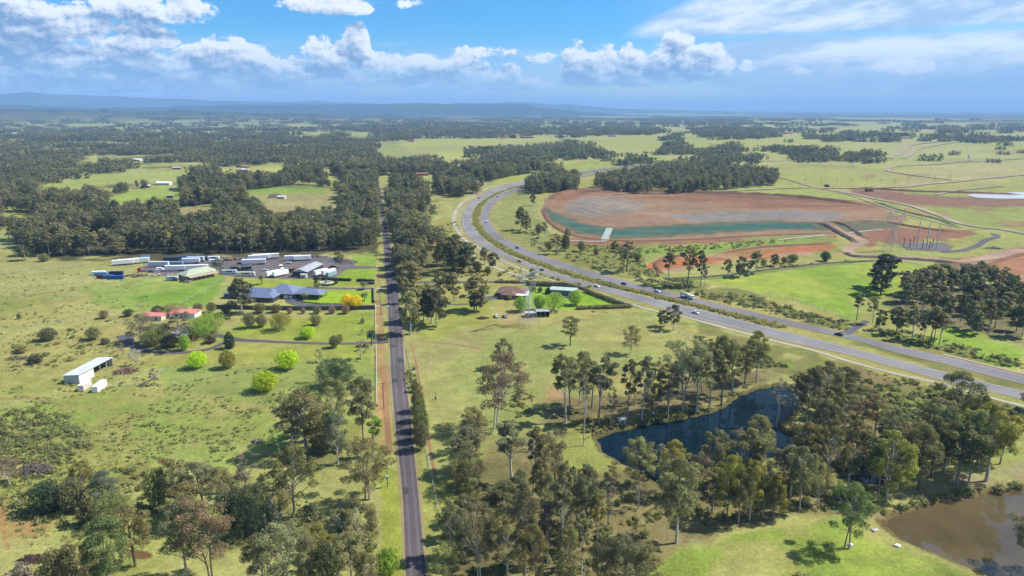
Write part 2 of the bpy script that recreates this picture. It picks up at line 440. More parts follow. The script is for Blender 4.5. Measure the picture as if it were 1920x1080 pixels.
# paddock patchwork far off
cu_, cv_ = gx*.94+gy*.34, gy*.94-gx*.34
ci, cj = np.floor(cu_/260+fbm(gx/900, gy/900, 55, 2)), np.floor(cv_/210)
ch = _hash(ci, cj, 5)[:, None]; fa = sstep(900, 1500, rr)*sstep(9000, 6000, rr)*.55*sstep(340, 300, py)
blend_c = np.where(ch < .25, rgb(186,176,112)[None], np.where(ch < .5, rgb(150,172,84)[None], np.where(ch < .75, rgb(168,178,104)[None], rgb(146,154,84)[None])))
col = col*(1-fa[:, None])+blend_c*fa[:, None]
# painted ground covers (outlines in picture coordinates, laid on the terrain)
wx, wy = (fbm(gx/14, gy/14, 61, 3)-.5), (fbm(gx/14+50, gy/14, 62, 3)-.5)
sc = np.clip(F/np.maximum(zc, 20), .05, 8)
def paint(poly, c, feather=3.0, wob=6.0, a=1.0, spot=0.0, c2=None, ns=None):
    P_ = np.asarray(poly, float); m = (px > P_[:, 0].min()-40) & (px < P_[:, 0].max()+40) & (py > P_[:, 1].min()-25) & (py < P_[:, 1].max()+25)
    i = np.nonzero(m)[0]
    if not len(i): return
    qx = px[i]+wx[i]*wob*np.minimum(sc[i]*4, 8); qy = py[i]+wy[i]*wob*np.minimum(sc[i]*2, 5)
    s = poly_sd(qx, qy, P_)
    al = sstep(feather, -feather, s)*a
    n = (n_sm if ns is None else ns)[i]
    if spot: al = al*sstep(.5-.18, .5+.18, n+(.5-spot))
    cc = np.asarray(c)[None, :]*np.ones((len(i), 1))
    if c2 is not None:
        k = sstep(.38, .62, n)[:, None]; cc = cc*(1-k)+np.asarray(c2)[None, :]*k
    col[i] = col[i]*(1-al[:, None])+cc*al[:, None]
G = rgb
# left pastures
paint([(-200,560),(330,560),(420,520),(280,520),(120,560),(-200,520)], G(150,166,82), 8, 8, .7)
paint([(-100,440),(60,450),(300,500),(250,560),(-100,560)], G(158,166,92), 8, 8, .8)
paint([(150,540),(330,525),(400,520),(395,560),(330,590),(200,575)], G(134,166,66), 8, 6, .7)
paint([(-200,760),(330,740),(520,740),(560,860),(420,880),(100,840),(-200,880)], G(128,158,66), 20, 10, .75, .5)
paint([(230,560),(380,575),(420,530),(428,505),(360,540)], G(118,160,48), 3, 2, .85)
# gardens
paint([(445,608),(700,585),(702,640),(560,640),(430,632)], G(150,168,64), 3, 2, .95, 0, G(138,164,56), n_mid)
paint([(250,690),(440,648),(690,648),(700,660),(700,690),(300,692)], G(160,168,76), 3, 2, .95, 0, G(146,164,64), n_mid)
paint([(300,692),(702,672),(704,730),(520,760),(300,730)], G(136,158,76), 5, 4, .8)
paint([(580,545),(700,545),(700,568),(570,572)], G(146,186,46), 1.5, .5, 1)
paint([(465,525),(600,520),(700,520),(700,536),(460,540)], G(150,172,60), 1.5, .5, .95)
paint([(640,505),(703,503),(703,524),(628,522)], G(140,178,54), 1.5, .5, .95)
paint([(660,478),(706,476),(704,500),(662,498)], G(138,170,62), 1.5, .5, .95)
paint([(395,592),(480,600),(430,600),(400,612),(370,590)], G(150,120,84), 2, 2, .7)
for t in np.linspace(-.2, 1.2, 9): pass
# verge left of the road: red-brown bare strip, then grass
paint([(705,560),(716,560),(722,640),(735,770),(712,770),(706,690)], G(178,138,96), 2, 2, .9)
paint([(707,690),(722,690),(734,790),(740,850),(713,850),(709,770)], G(192,142,100), 2, 3, .85, .42)
paint([(735,700),(741,800),(757,950),(748,950),(736,800),(730,700)], G(170,160,92), 2, 2, .9)
paint([(712,880),(742,880),(760,1090),(720,1090)], G(152,168,66), 2, 2, 1)
# right verge and centre paddock
paint([(757,640),(1230,585),(1330,640),(1300,670),(1180,690),(1050,760),(960,900),(800,900),(775,760)], G(168,166,98), 8, 8, .9, 0, G(160,164,90), n_mid)
paint([(757,640),(900,600),(930,640),(800,700),(768,680)], G(172,158,104), 8, 8, .6)
paint([(760,650),(800,645),(800,700),(765,700)], G(184,158,110), 5, 4, .5, .5)
paint([(860,625),(930,640),(905,662),(850,645)], G(186,140,112), 6, 6, .4, .5)
paint([(960,670),(1030,690),(1050,770),(985,790),(940,760),(925,700)], G(186,142,104), 12, 10, .85, .6)
paint([(1020,730),(1060,738),(1060,760),(1020,755)], G(200,150,114), 5, 6, .9)
paint([(770,690),(785,690),(840,900),(800,900),(790,800)], G(178,170,104), 3, 3, .8)
paint([(757,680),(768,680),(790,800),(800,960),(780,960),(772,800)], G(150,160,72), 2, 2, .7)
paint([(795,900),(830,900),(900,1090),(800,1090)], G(168,164,88), 6, 6, .8)
# under the gums west and south of the pond: leaf litter
LIT, LIT2 = G(150,128,92), G(112,98,70)
paint([(1000,780),(1060,745),(1180,740),(1330,700),(1440,690),(1470,715),(1380,735),(1340,760),(1180,795),(1110,815)], LIT, 8, 10, .85, 0, LIT2)
paint([(880,850),(1010,800),(1110,830),(1160,880),(1260,920),(1480,880),(1600,900),(1700,900),(1650,940),(1580,965),(1480,960),(1300,1010),(1160,1090),(840,1090)], LIT, 12, 14, .8, 0, LIT2)
paint([(1030,815),(1100,815),(1150,870),(1180,890),(1080,880),(1000,850)], G(164,162,88), 6, 6, .95)
paint([(1470,790),(1600,770),(1720,800),(1720,860),(1560,865),(1500,830)], G(166,136,110), 8, 10, .85, 0, G(130,108,82))
paint([(1700,900),(1920,860),(1920,912),(1850,917),(1690,950)], G(178,156,124), 6, 6, .85, 0, G(160,150,100))
paint([(1640,970),(1700,945),(1700,955),(1660,975),(1690,1015),(1665,1010)], G(170,136,104), 5, 5, .8)
paint([(1180,1090),(1260,1030),(1400,1000),(1570,965),(1650,985),(1700,1030),(1870,1090)], G(134,160,64), 8, 8, 1, 0, G(160,166,88), fbm(gx/22, gy/22, 15, 4))
paint([(1560,1010),(1700,1030),(1800,1075),(1600,1085)], G(152,176,66), 12, 12, .7, .5)
# scrub banks between pond and motorway
SC, SC2 = G(142,128,80), G(112,126,58)
paint([(1300,600),(1440,640),(1700,712),(1920,768),(1920,800),(1800,770),(1620,760),(1500,715),(1400,680),(1310,640)], SC, 6, 12, .9, 0, SC2)
paint([(1310,620),(1400,640),(1520,690),(1480,700),(1400,670)], G(120,162,52), 6, 8, .8, .5)
paint([(1640,750),(1740,760),(1740,790),(1660,790)], G(126,164,56), 6, 8, .9, .45)
paint([(1600,690),(1680,712),(1640,740),(1590,725)], G(150,122,88), 6, 8, .8)
paint([(1480,690),(1580,700),(1640,760),(1520,740)], G(110,104,62), 8, 10, .7)
# between the carriageways and the bank north of it
paint([(1290,540),(1400,545),(1500,580),(1600,605),(1590,625),(1450,590),(1300,558)], SC, 3, 10, .85, 0, SC2)
paint([(930,430),(1000,400),(1040,445),(1200,470),(1230,520),(1300,540),(1130,510),(1000,470)], G(136,142,70), 4, 8, .85, 0, G(120,132,60))
paint([(1180,530),(1300,520),(1330,545),(1250,545)], G(140,138,76), 4, 8, .8)
paint([(1310,525),(1420,512),(1560,497),(1640,489),(1740,500),(1700,560),(1650,610),(1600,602),(1500,560),(1400,540)], G(138,172,58), 4, 4, 1, 0, G(152,174,66), n_mid)
paint([(1590,555),(1690,560),(1740,590),(1640,625),(1600,610)], G(158,164,88), 6, 6, .8)
paint([(1660,560),(1760,530),(1920,545),(1920,640),(1780,620),(1700,600)], G(140,122,96), 5, 8, .85, 0, G(104,94,68))
paint([(1700,640),(1780,610),(1920,650),(1920,690),(1830,690)], G(136,170,58), 6, 6, 1)
paint([(1600,640),(1760,650),(1920,695),(1920,740),(1700,680)], SC2, 3, 8, .85, 0, SC)
# motorway surroundings
paint([(845,400),(880,370),(985,336),(985,346),(900,380),(872,410),(900,455),(960,490),(960,505),(880,470),(850,430)], G(164,166,108), 2, 2, .9)
paint([(985,350),(940,375),(918,400),(935,440),(1000,470),(1060,480),(1000,420),(1010,380)], G(146,156,82), 3, 3, .9)
paint([(790,440),(850,400),(870,440),(890,470),(840,480)], G(150,152,72), 5, 6, .8)
paint([(760,585),(905,555),(930,600),(800,640)], G(166,164,80), 4, 4, .8)
paint([(930,590),(1000,580),(1000,600),(940,605)], G(186,148,116), 1.5, 2, .6)
paint([(985,540),(1080,538),(1180,575),(1080,580),(985,575)], G(142,184,48), 2, 2, 1)
paint([(978,533),(1015,532),(1020,560),(990,558)], G(140,184,52), 1.5, 1, 1)
paint([(760,530),(940,528),(925,560),(800,575)], G(176,164,96), 3, 3, .8)
# quarried ground
BR, OR, RD = G(168,130,106), G(190,112,76), G(150,104,82)
stk = fbm(gx/70, gy/16, 81, 4); groove = .5+.08*np.sin((gx*.55+gy*.2)*.62+5*n_mid)+(stk-.5)*.6
paint([(1016,395),(1024,368),(1050,358),(1120,354),(1330,360),(1500,368),(1640,382),(1700,408),(1690,425),(1570,440),(1300,452),(1180,454),(1080,450),(1030,420)], BR, 2, 3, 1, 0, G(160,124,100), stk)
paint([(1030,375),(1060,362),(1150,358),(1330,364),(1500,372),(1640,388),(1660,398),(1400,392),(1330,378),(1210,372),(1100,368),(1040,392)], OR, 3, 4, .85, .45, G(150,104,82), stk)
paint([(1055,385),(1090,370),(1160,370),(1205,384),(1215,392),(1150,402),(1100,408),(1070,400)], G(146,130,124), 4, 2, .95, 0, G(166,144,132), groove)
paint([(1205,396),(1290,400),(1280,416),(1180,420),(1110,414),(1150,404)], G(184,140,116), 5, 3, .6, 0, G(168,132,112), stk)
paint([(1250,402),(1400,394),(1560,397),(1590,408),(1540,413),(1450,412),(1300,417)], G(150,134,130), 4, 2, 1)
paint([(1090,354),(1330,362),(1500,370),(1640,386),(1500,376),(1330,367),(1100,359)], G(120,84,64), 1.5, 2, .7)
paint([(1090,356),(1130,352),(1120,360),(1080,364)], G(120,76,54), 2, 3, .8)
TEAL = G(60,106,88)
paint([(1016,390),(1024,388),(1050,402),(1090,419),(1160,427),(1300,419),(1450,413),(1545,417),(1560,432),(1450,432),(1300,441),(1160,447),(1080,438),(1035,416)], G(112,108,84), 2, 2, 1)
paint([(1020,392),(1050,405),(1090,422),(1160,430),(1300,424),(1450,417),(1520,420),(1535,428),(1440,429),(1300,437),(1160,443),(1085,433),(1040,412)], TEAL, 3.5, 2, .95, 0, G(86,118,96), stk)
paint([(1555,416),(1640,413),(1680,420),(1690,430),(1590,434)], G(116,112,88), 2, 2, .9)
paint([(1060,446),(1180,452),(1400,446),(1570,440),(1570,446),(1300,458),(1150,462),(1060,456)], G(158,108,86), 1.5, 2, .9)
paint([(1180,460),(1300,460),(1560,447),(1570,456),(1430,470),(1300,478),(1200,480)], G(128,158,64), 2, 4, .9)
paint([(1380,466),(1560,452),(1575,460),(1400,478)], G(150,110,76), 2, 4, .8, .5)
paint([(1212,505),(1232,485),(1275,477),(1350,474),(1425,462),(1570,458),(1580,474),(1525,480),(1465,482),(1375,490),(1325,497),(1300,503),(1237,513)], OR, 2, 4, .95, 0, G(186,148,122), stk)
paint([(1525,475),(1575,462),(1580,468),(1535,482)], G(128,160,66), 1.5, 2, .9)
paint([(1330,478),(1420,464),(1480,462),(1400,480)], G(140,120,76), 2, 4, .8, .5)
paint([(1330,455),(1460,440),(1545,440),(1575,452),(1450,458)], G(126,156,66), 2, 3, .7)
paint([(1590,440),(1660,428),(1830,432),(1800,450),(1680,455),(1620,462)], G(160,112,90), 2, 3, 1)
paint([(1594,352),(1640,356),(1750,367),(1930,374),(1930,388),(1780,392),(1700,386),(1640,374),(1600,364)], G(158,118,100), 2, 2, 1, 0, G(148,104,84))
paint([(1690,352),(1930,342),(1930,358),(1760,366)], G(150,164,80), 2, 2, .7)
paint([(1700,386),(1930,390),(1930,445),(1800,420)], G(142,158,76), 3, 3, .9)
paint([(1640,452),(1740,470),(1830,474),(1830,452),(1900,440),(1930,440),(1930,462),(1800,484),(1660,478)], G(152,166,82), 2, 3, .9)
paint([(1795,486),(1830,478),(1930,462),(1930,545),(1900,535),(1850,510),(1800,502)], G(186,146,122), 2, 3, 1, 0, G(170,122,96))
paint([(1850,500),(1900,478),(1925,480),(1925,520),(1890,520)], G(178,120,92), 2, 3, .9)
paint([(1740,484),(1800,486),(1805,500),(1780,505)], G(122,96,76), 2, 3, .8)
paint([(1400,320),(1640,318),(1700,340),(1500,352),(1450,350)], G(156,170,80), 5, 5, .8)
paint([(1105,352),(1500,350),(1620,375),(1480,366),(1330,358),(1120,352)], G(150,168,78), 2, 2, .9)
paint([(1700,310),(1930,300),(1930,335),(1780,338)], G(170,172,104), 4, 4, .8)
paint([(1690,392),(1760,396),(1800,412),(1760,418),(1700,405)], G(170,120,92), 2, 4, .8, .5)
paint([(1600,318),(1700,326),(1790,338),(1790,346),(1640,340)], G(170,150,110), 3, 5, .6, .5)
paint([(1500,368),(1650,380),(1700,398),(1690,412),(1600,404),(1540,392)], OR, 3, 4, .8, .6, RD, stk)
for cx, cy, rx, ry in ((1905,420,30,6),(1850,395,26,4),(1720,330,24,3),(1630,330,20,3)): paint([(cx+rx*math.cos(a), cy+ry*math.sin(a)) for a in np.linspace(0, 6.2, 10)], G(166,124,98), 2, 4, .8)
# woodland floors
WF, WF2 = G(84,84,54), G(62,66,42)
paint([(20,455),(40,425),(200,395),(480,388),(705,395),(706,472),(560,482),(420,482),(250,484),(90,484)], WF, 4, 6, .9, 0, WF2)
paint([(-300,330),(-300,425),(60,420),(130,375),(420,395),(700,390),(700,345),(700,260),(-300,262)], WF, 6, 8, .8, .62, WF2, fbm(gx/55, gy/55, 73, 3))
paint([(722,345),(790,345),(830,380),(800,430),(880,470),(900,500),(770,520),(735,480)], WF, 4, 6, .6, .5, WF2, fbm(gx/40, gy/40, 74, 3))
for t, c in (([(50,353),(113,337),(167,330),(287,323),(360,315),(360,327),(293,337),(233,342),(187,347),(143,357),(83,357)], G(160,178,86)),
             ([(180,378),(250,360),(333,347),(343,367),(307,377),(233,383)], G(150,178,72)),
             ([(410,315),(460,310),(530,312),(533,320),(493,323),(417,325)], G(172,182,92)),
             ([(450,361),(567,360),(620,360),(617,373),(640,377),(640,390),(567,390),(517,400),(480,393),(500,377),(467,373)], G(176,158,108)),
             ([(470,350),(600,352),(620,362),(460,364)], G(128,162,62)),
             ([(333,390),(400,390),(400,407),(333,403)], G(170,150,104)), ([(160,303),(180,283),(187,300),(170,307)], G(170,178,96)),
             ([(-20,398),(60,400),(63,417),(33,413),(-20,405)], G(160,170,80)), ([(-20,437),(20,437),(30,450),(53,460),(-20,466)], G(150,168,100)),
             ([(200,255),(273,248),(347,247),(320,252),(233,257)], G(178,176,100)), ([(580,325),(640,333),(640,342),(607,333)], G(160,176,84)),
             ([(740,270),(787,262),(883,262),(933,262),(1033,260),(1057,263),(933,268),(833,273),(767,277)], G(166,178,84)),
             ([(807,287),(883,283),(880,297),(827,298)], G(172,182,90)), ([(1100,270),(1167,257),(1240,255),(1240,280),(1150,280),(1120,273)], G(160,172,82)),
             ([(920,337),(967,317),(1067,307),(1207,293),(1240,292),(1240,310),(1047,327),(967,340),(927,345)], G(154,170,76)),
             ([(1300,262),(1380,258),(1480,255),(1600,270),(1640,300),(1480,300),(1400,285),(1320,285)], G(164,174,88)),
             ([(1250,268),(1300,260),(1340,262),(1300,285),(1250,285)], G(160,172,84)), ([(740,330),(800,332),(800,345),(730,345)], G(150,168,70)),
             ([(660,345),(705,335),(704,390),(690,390)], G(150,168,70)), ([(0,432),(30,440),(20,470),(0,470)], G(160,170,96))):
    paint(t, c, 2.5, 3, .95)
# lower left gully: red earth and rank grass
paint([(0,960),(30,930),(60,950),(110,975),(80,1000),(20,1010)], G(168,118,80), 6, 8, .7, .45)
paint([(130,910),(185,905),(180,925),(150,935)], G(184,122,82), 4, 6, .7)
paint([(215,870),(290,860),(300,900),(220,910)], G(140,126,76), 8, 10, .7)
for cx, cy, rx, ry in ((311,862,13,5),(361,872,16,5),(480,827,11,4),(58,1050,18,7),(260,1040,26,9),(540,870,18,5)):
    paint([(cx+rx*math.cos(a), cy+ry*math.sin(a)) for a in np.linspace(0, 6.2, 10)], G(112,72,52), 2, 3, .9)
paint([(420,900),(520,900),(560,970),(700,1000),(700,1060),(560,1020),(420,1020)], G(96,88,58), 10, 10, .75, 0, G(120,110,70))
paint([(560,840),(640,830),(650,880),(580,880)], G(96,92,60), 8, 8, .5)
paint([(0,930),(12,930),(16,1030),(8,1030)], G(184,128,84), 2, 2, .7)
# pond margins
for q, c in ((POND1, G(96,84,52)), (POND2, G(120,94,64)), (POND3, G(90,80,52))):
    qq = np.array([flat(*p) for p in q]); lo, hi = qq.min(0)-8, qq.max(0)+8
    i = np.nonzero((gx > lo[0]) & (gx < hi[0]) & (gy > lo[1]) & (gy < hi[1]))[0]
    s = poly_sd(gx[i], gy[i], qq); a = (sstep(2.2, .2, s+(n_xs[i]-.5)*2.5)*.85)[:, None]
    col[i] = col[i]*(1-a)+np.asarray(c)[None, :]*a
# mowing and wheel lines, fine mottling
var = (0.80+.40*n_sm)*(0.86+.28*n_xs)*(0.85+.3*n_mid)
var = 1+(var-1)*sstep(3500, 900, rr)
col *= var[:, None]
verts = np.stack([gx, gy, gz], 1)
idx = np.arange(nr*na).reshape(nr, na)
i0 = idx[:-1]; i1 = idx[1:]
q = np.stack([i0, i1, np.roll(i1, -1, 1), np.roll(i0, -1, 1)], -1).reshape(-1, 4)[:, ::-1]
def ground_material():
    m, n, b = newmat('paddock_ground')
    at = n.nodes.new('ShaderNodeAttribute'); at.attribute_name = 'cover'
    t = n.nodes.new('ShaderNodeTexCoord'); v = X(n, t.outputs['Object'])
    f1 = noise(n, v, 0.9, 6, 0.7); f2 = noise(n, v, 0.11, 5, 0.6)
    k = f1.step(.25, .75, .74, 1.26)*f2.step(.3, .7, .90, 1.10)
    c = mixc(n, 1.0, X(n, at.outputs['Color']), comb(n, k, k*(f2*0.08+.96), k*.98), 'MULTIPLY')
    n.links.new(c.k, b.inputs['Base Color']); b.inputs['Roughness'].default_value = .95; b.inputs['Specular IOR Level'].default_value = .1
    bp = n.nodes.new('ShaderNodeBump'); bp.inputs['Strength'].default_value = .6; bp.inputs['Distance'].default_value = .35
    n.links.new(f1.k, bp.inputs['Height']); n.links.new(bp.outputs[0], b.inputs['Normal'])
    return m
verts = np.vstack([verts, [[0, 0, float(terrain(0., 0.))]]])
me = grid_mesh('ground', verts, q, ground_material())
ca = me.attributes.new('cover', 'FLOAT_COLOR', 'POINT')
cc = np.ones((len(verts), 4), np.float32); cc[:-1, :3] = col; cc[-1, :3] = GRASS_A
ca.data.foreach_set('color', cc.ravel())
ground = bpy.data.objects.new('ground', me); link(ground); tag(ground, kind='structure')
bm_fan = MB()                                                # the patch right under the camera closes the sheet
bm_fan.add([tuple(verts[-1])]+[tuple(verts[i]) for i in range(na)], [(0, 1+i, 1+(i+1) % na) for i in range(na)][::1])
fan = bm_fan.mesh('ground_centre', [me.materials[0]])
ca = fan.attributes.new('cover', 'FLOAT_COLOR', 'POINT'); ca.data.foreach_set('color', np.tile(np.array([*GRASS_A, 1], np.float32), len(fan.vertices)))
fo = bpy.data.objects.new('ground_centre', fan); link(fo); tag(fo, kind='structure')
GROUND_MINZ = float(gz.min())

# ------------------------------------------------------------------ water
def water(name, poly, color, level, rough=.04, spec=.5):
    m, n, b = newmat(name+'_surface'); 
    v, f = base_noise(n, b, color, .25, .05)
    b.inputs['Roughness'].default_value = rough; b.inputs['IOR'].default_value = 1.33; b.inputs['Specular IOR Level'].default_value = spec
    w = noise(n, v, .6, 2, .5); bp = n.nodes.new('ShaderNodeBump'); bp.inputs['Strength'].default_value = .02; bp.inputs['Distance'].default_value = .1
    n.links.new(w.k, bp.inputs['Height']); n.links.new(bp.outputs[0], b.inputs['Normal'])
    q = np.array([flat(*p) for p in poly]); c = q.mean(0)
    d = q-c; ln = np.linalg.norm(d, axis=1, keepdims=True); q = c+d*(ln+4)/ln
    mb = MB(); n_ = len(q)
    mb.add([(x, y, level) for x, y in q], [tuple(range(n_-1, -1, -1))] if poly_area(q) < 0 else [tuple(range(n_))])
    o = mb.build(name, m); tag(o, kind='structure'); return o
def poly_area(q): 
    x, y = q[:, 0], q[:, 1]; return .5*float(np.sum(x*np.roll(y, -1)-y*np.roll(x, -1)))
water('pond_water', POND1, (.004,.012,.018), -1.0, .03, .15)
water('dam_water', POND2, (.080,.062,.030), -1.0, .04, 1.0)
water('creek_water', POND3, (.006,.016,.024), -1.0, .04, .3)

# ------------------------------------------------------------------ strips: roads and paths laid on the terrain
def resample(pts, n):
    pts = np.asarray(pts, float); t = np.concatenate([[0], np.cumsum(np.hypot(*np.diff(pts, axis=0).T)**.5)]); t /= t[-1]
    u = np.linspace(0, 1, n); m = len(pts); out = np.zeros((n, 2))
    tan = np.gradient(pts, t, axis=0)
    k = np.clip(np.searchsorted(t, u, 'right')-1, 0, m-2); h = t[k+1]-t[k]; s = (u-t[k])/h
    for j in range(2):
        p0, p1, m0, m1 = pts[k, j], pts[k+1, j], tan[k, j]*h, tan[k+1, j]*h
        out[:, j] = (2*s**3-3*s**2+1)*p0+(s**3-2*s**2+s)*m0+(-2*s**3+3*s**2)*p1+(s**3-s**2)*m1
    return out
def strip(name, left, right, m, off=.06, n=160, across=4, kind='structure'):
    a = np.array(gpv(*np.array(left, float).T)).T[:, :2]; b = np.array(gpv(*np.array(right, float).T)).T[:, :2]
    a, b = resample(a, n), resample(b, n)
    t = np.linspace(0, 1, across+1)[None, :, None]
    g = a[:, None, :]*(1-t)+b[:, None, :]*t
    z = terrain(g[..., 0].ravel(), g[..., 1].ravel()).reshape(g.shape[:2])
    z = z+off+np.hypot(g[..., 0], g[..., 1])*off*.0018
    V = np.concatenate([g, z[..., None]], -1).reshape(-1, 3); ix = np.arange(n*(across+1)).reshape(n, -1)
    q = np.stack([ix[:-1, :-1], ix[:-1, 1:], ix[1:, 1:], ix[1:, :-1]], -1).reshape(-1, 4)
    e1, e2 = V[q[0, 1]]-V[q[0, 0]], V[q[0, 3]]-V[q[0, 0]]
    if e1[0]*e2[1]-e1[1]*e2[0] < 0: q = q[:, ::-1]
    o = bpy.data.objects.new(name, grid_mesh(name, V, q, m)); link(o); tag(o, kind=kind)
    o['_'] = 0; del o['_']
    return a, b
def path(name, pts, wpx, m, off=.06, n=120, across=2):       # centre line in pixels, width in metres
    c = np.array(gpv(*np.array(pts, float).T)).T[:, :2]; c = resample(c, n)
    d = np.gradient(c, axis=0); d /= np.linalg.norm(d, axis=1, keepdims=True); nrm = np.stack([-d[:, 1], d[:, 0]], 1)
    w = np.interp(np.linspace(0, 1, n), np.linspace(0, 1, len(wpx)), wpx) if hasattr(wpx, '__len__') else np.full(n, wpx)
    ra, rb = c+nrm*w[:, None]/2, c-nrm*w[:, None]/2
    t = np.linspace(0, 1, across+1)[None, :, None]; g = ra[:, None, :]*(1-t)+rb[:, None, :]*t
    z = terrain(g[..., 0].ravel(), g[..., 1].ravel()).reshape(g.shape[:2])+off+np.hypot(g[..., 0], g[..., 1])*off*.0018
    V = np.concatenate([g, z[..., None]], -1).reshape(-1, 3); ix = np.arange(n*(across+1)).reshape(n, -1)
    q = np.stack([ix[:-1, :-1], ix[1:, :-1], ix[1:, 1:], ix[:-1, 1:]], -1).reshape(-1, 4)
    o = bpy.data.objects.new(name, grid_mesh(name, V, q, m)); link(o); tag(o, kind='structure'); return c
def off_strip(name, A_, B_, t0, t1, m, off=.12, n=420, dash=None):
    a = resample(np.array(gpv(*np.array(A_, float).T)).T[:, :2], n); b = resample(np.array(gpv(*np.array(B_, float).T)).T[:, :2], n)
    l, r = a*(1-t0)+b*t0, a*(1-t1)+b*t1
    z = lambda p: terrain(p[:, 0], p[:, 1])+off+np.hypot(p[:, 0], p[:, 1])*off*.0019
    L, R_ = np.c_[l, z(l)], np.c_[r, z(r)]
    V = np.concatenate([L, R_]); s = np.concatenate([[0], np.cumsum(np.linalg.norm(np.diff(l, axis=0), axis=1))])
    q = np.array([(i, i+n, i+1+n, i+1) for i in range(n-1) if dash is None or (s[i] % dash[0]) < dash[1]])
    e1, e2 = V[q[0, 1]]-V[q[0, 0]], V[q[0, 3]]-V[q[0, 0]]
    if e1[0]*e2[1]-e1[1]*e2[0] < 0: q = q[:, ::-1]
    o = bpy.data.objects.new(name, grid_mesh(name, V, q, m)); link(o); tag(o, kind='structure')
def asphalt(name, c, patch):
    m, n, b = newmat(name)
    t = n.nodes.new('ShaderNodeTexCoord'); v = X(n, t.outputs['Object'])
    f = noise(n, v, .35, 6, .65); g = noise(n, v, .03, 4, .5)
    cc = mixc(n, f.step(.35, .7)*.55, c, patch); k = g.step(.3, .7, .84, 1.16)
    cc = mixc(n, 1., cc, comb(n, k, k, k), 'MULTIPLY'); n.links.new(cc.k, b.inputs['Base Color'])
    b.inputs['Roughness'].default_value = .9; b.inputs['Specular IOR Level'].default_value = .2
    return m
RURAL = asphalt('old_asphalt', C(112,104,106), C(98,90,92))
MWAY = asphalt('motorway_asphalt', C(168,166,166), C(154,152,153))
MWAY2 = asphalt('motorway_asphalt_dark', C(152,150,154), C(138,136,141))
CONC = asphalt('path_concrete', C(206,198,176), C(190,180,156))
GRAVEL = asphalt('pale_gravel', C(188,172,146), C(170,152,124))
DIRTR = asphalt('dirt_road', C(196,164,138), C(178,142,116))
DARKT = asphalt('dark_track', C(92,88,76), C(80,78,62))
YARD = asphalt('yard_asphalt', C(132,124,124), C(116,108,106))
DRIVE = asphalt('drive_asphalt', C(112,110,116), C(100,98,104))
CLAY = asphalt('clay_verge', C(180,138,98), C(166,128,88))
VERGE = asphalt('gravel_shoulder', C(176,160,120), C(160,146,104))
ROAD_L = [(764,1110),(762,1080),(755,926),(740,780),(734,705),(729,600),(724,515),(718,440),(714,400),(710,370),(707,347),(703,335)]
ROAD_R = [(803,1110),(799,1080),(784,926),(769,780),(759.5,705),(752,600),(741,515),(727.5,440),(721,400),(715.5,370),(711,347),(706,335)]
strip('road_shoulder', [(x-2.6-(y-335)*.004, y) for x, y in ROAD_L], [(x+2.6+(y-335)*.004, y) for x, y in ROAD_R], VERGE, .035, 200)
strip('rural_road', ROAD_L, ROAD_R, RURAL, .08, 220)
PATCH = asphalt('road_repair', C(90,84,88), C(82,77,80)); WORN = asphalt('worn_wheel_track', C(126,119,119), C(112,105,106)); WORN2 = asphalt('worn_lane_track', C(150,148,149), C(140,138,140))
off_strip('wheel_track', ROAD_L, ROAD_R, .17, .33, WORN, .095, 300); off_strip('wheel_track', ROAD_L, ROAD_R, .66, .82, WORN, .095, 300)
off_strip('road_patch', ROAD_L, ROAD_R, .03, .40, PATCH, .11, 500, dash=(47, 5)); off_strip('road_patch', ROAD_L, ROAD_R, .55, .97, PATCH, .11, 500, dash=(83, 7))
path('side_road', [(742,530),(800,529.5),(900,529),(960,528),(990,526.5)], 5.0, DRIVE, .07)
path('verge_track', [(706,690),(718,700),(722,740),(727,800),(731,850)], 2.2, CLAY, .05)
NC_L = [(1230,305),(1150,313),(1100,319),(1047,327),(1010,334),(983,340),(933,352),(900,367),(880,383),(870,400),(867,420),(877,439),(893,453),(910,464),(935,477.5),(972.5,494),(1010,509),(1060,526),(1110,540.5),(1160,554),(1240,577),(1300,596),(1400,620),(1500,645),(1600,667),(1680,689),(1768,713),(1850,732),(1990,766)]
NC_R = [(1231,307),(1151,315.5),(1101,322),(1050,331),(1012,339),(984,346),(940,357),(910,372),(893,385),(885,399),(884,417),(893,433),(910,450),(930,465),(957,479),(990,493),(1035,509),(1085,525),(1135,537.5),(1185,550),(1240,564),(1300,577.5),(1400,604),(1500,629.5),(1600,654),(1680,675),(1768,697.5),(1850,718),(1990,750)]
FC_L = [(1235,309),(1155,318.5),(1105,326),(1053,336),(1014,344),(984,350),(950,359),(923,373),(907,390),(901,407),(907,427),(922,444),(945,459),(975,475),(1010,488),(1060,505),(1110,520),(1160,534),(1240,553),(1300,567),(1400,592),(1500,615),(1600,637.5),(1680,661),(1768,681.5),(1850,703),(1990,739)]
FC_R = [(1237,311),(1157,321),(1107,329),(1056,340),(1016,348),(987,353.5),(960,362),(933,377),(920,393),(916,408),(925,427),(944,446),(970,458.5),(1000,473),(1045,489),(1097,506),(1135,517),(1185,530),(1240,544),(1300,559),(1400,583),(1500,606),(1600,629),(1680,649),(1768,668),(1850,688),(1990,722)]
strip('motorway_lanes', NC_L, NC_R, MWAY, .10, 320)
strip('motorway_lanes', FC_L, FC_R, MWAY2, .10, 320)
LINE = mat('road_line_paint', C(215,214,208), .7)
for A_, B_ in ((NC_L, NC_R), (FC_L, FC_R)):
    for t in (.20, .36, .57, .73): off_strip('wheel_track', A_, B_, t, t+.055, WORN2, .112)
    off_strip('edge_line', A_, B_, .10, .118, LINE); off_strip('edge_line', A_, B_, .885, .903, LINE)
    off_strip('lane_dashes', A_, B_, .485, .507, LINE, .13, n=1400, dash=(12, 3.5))
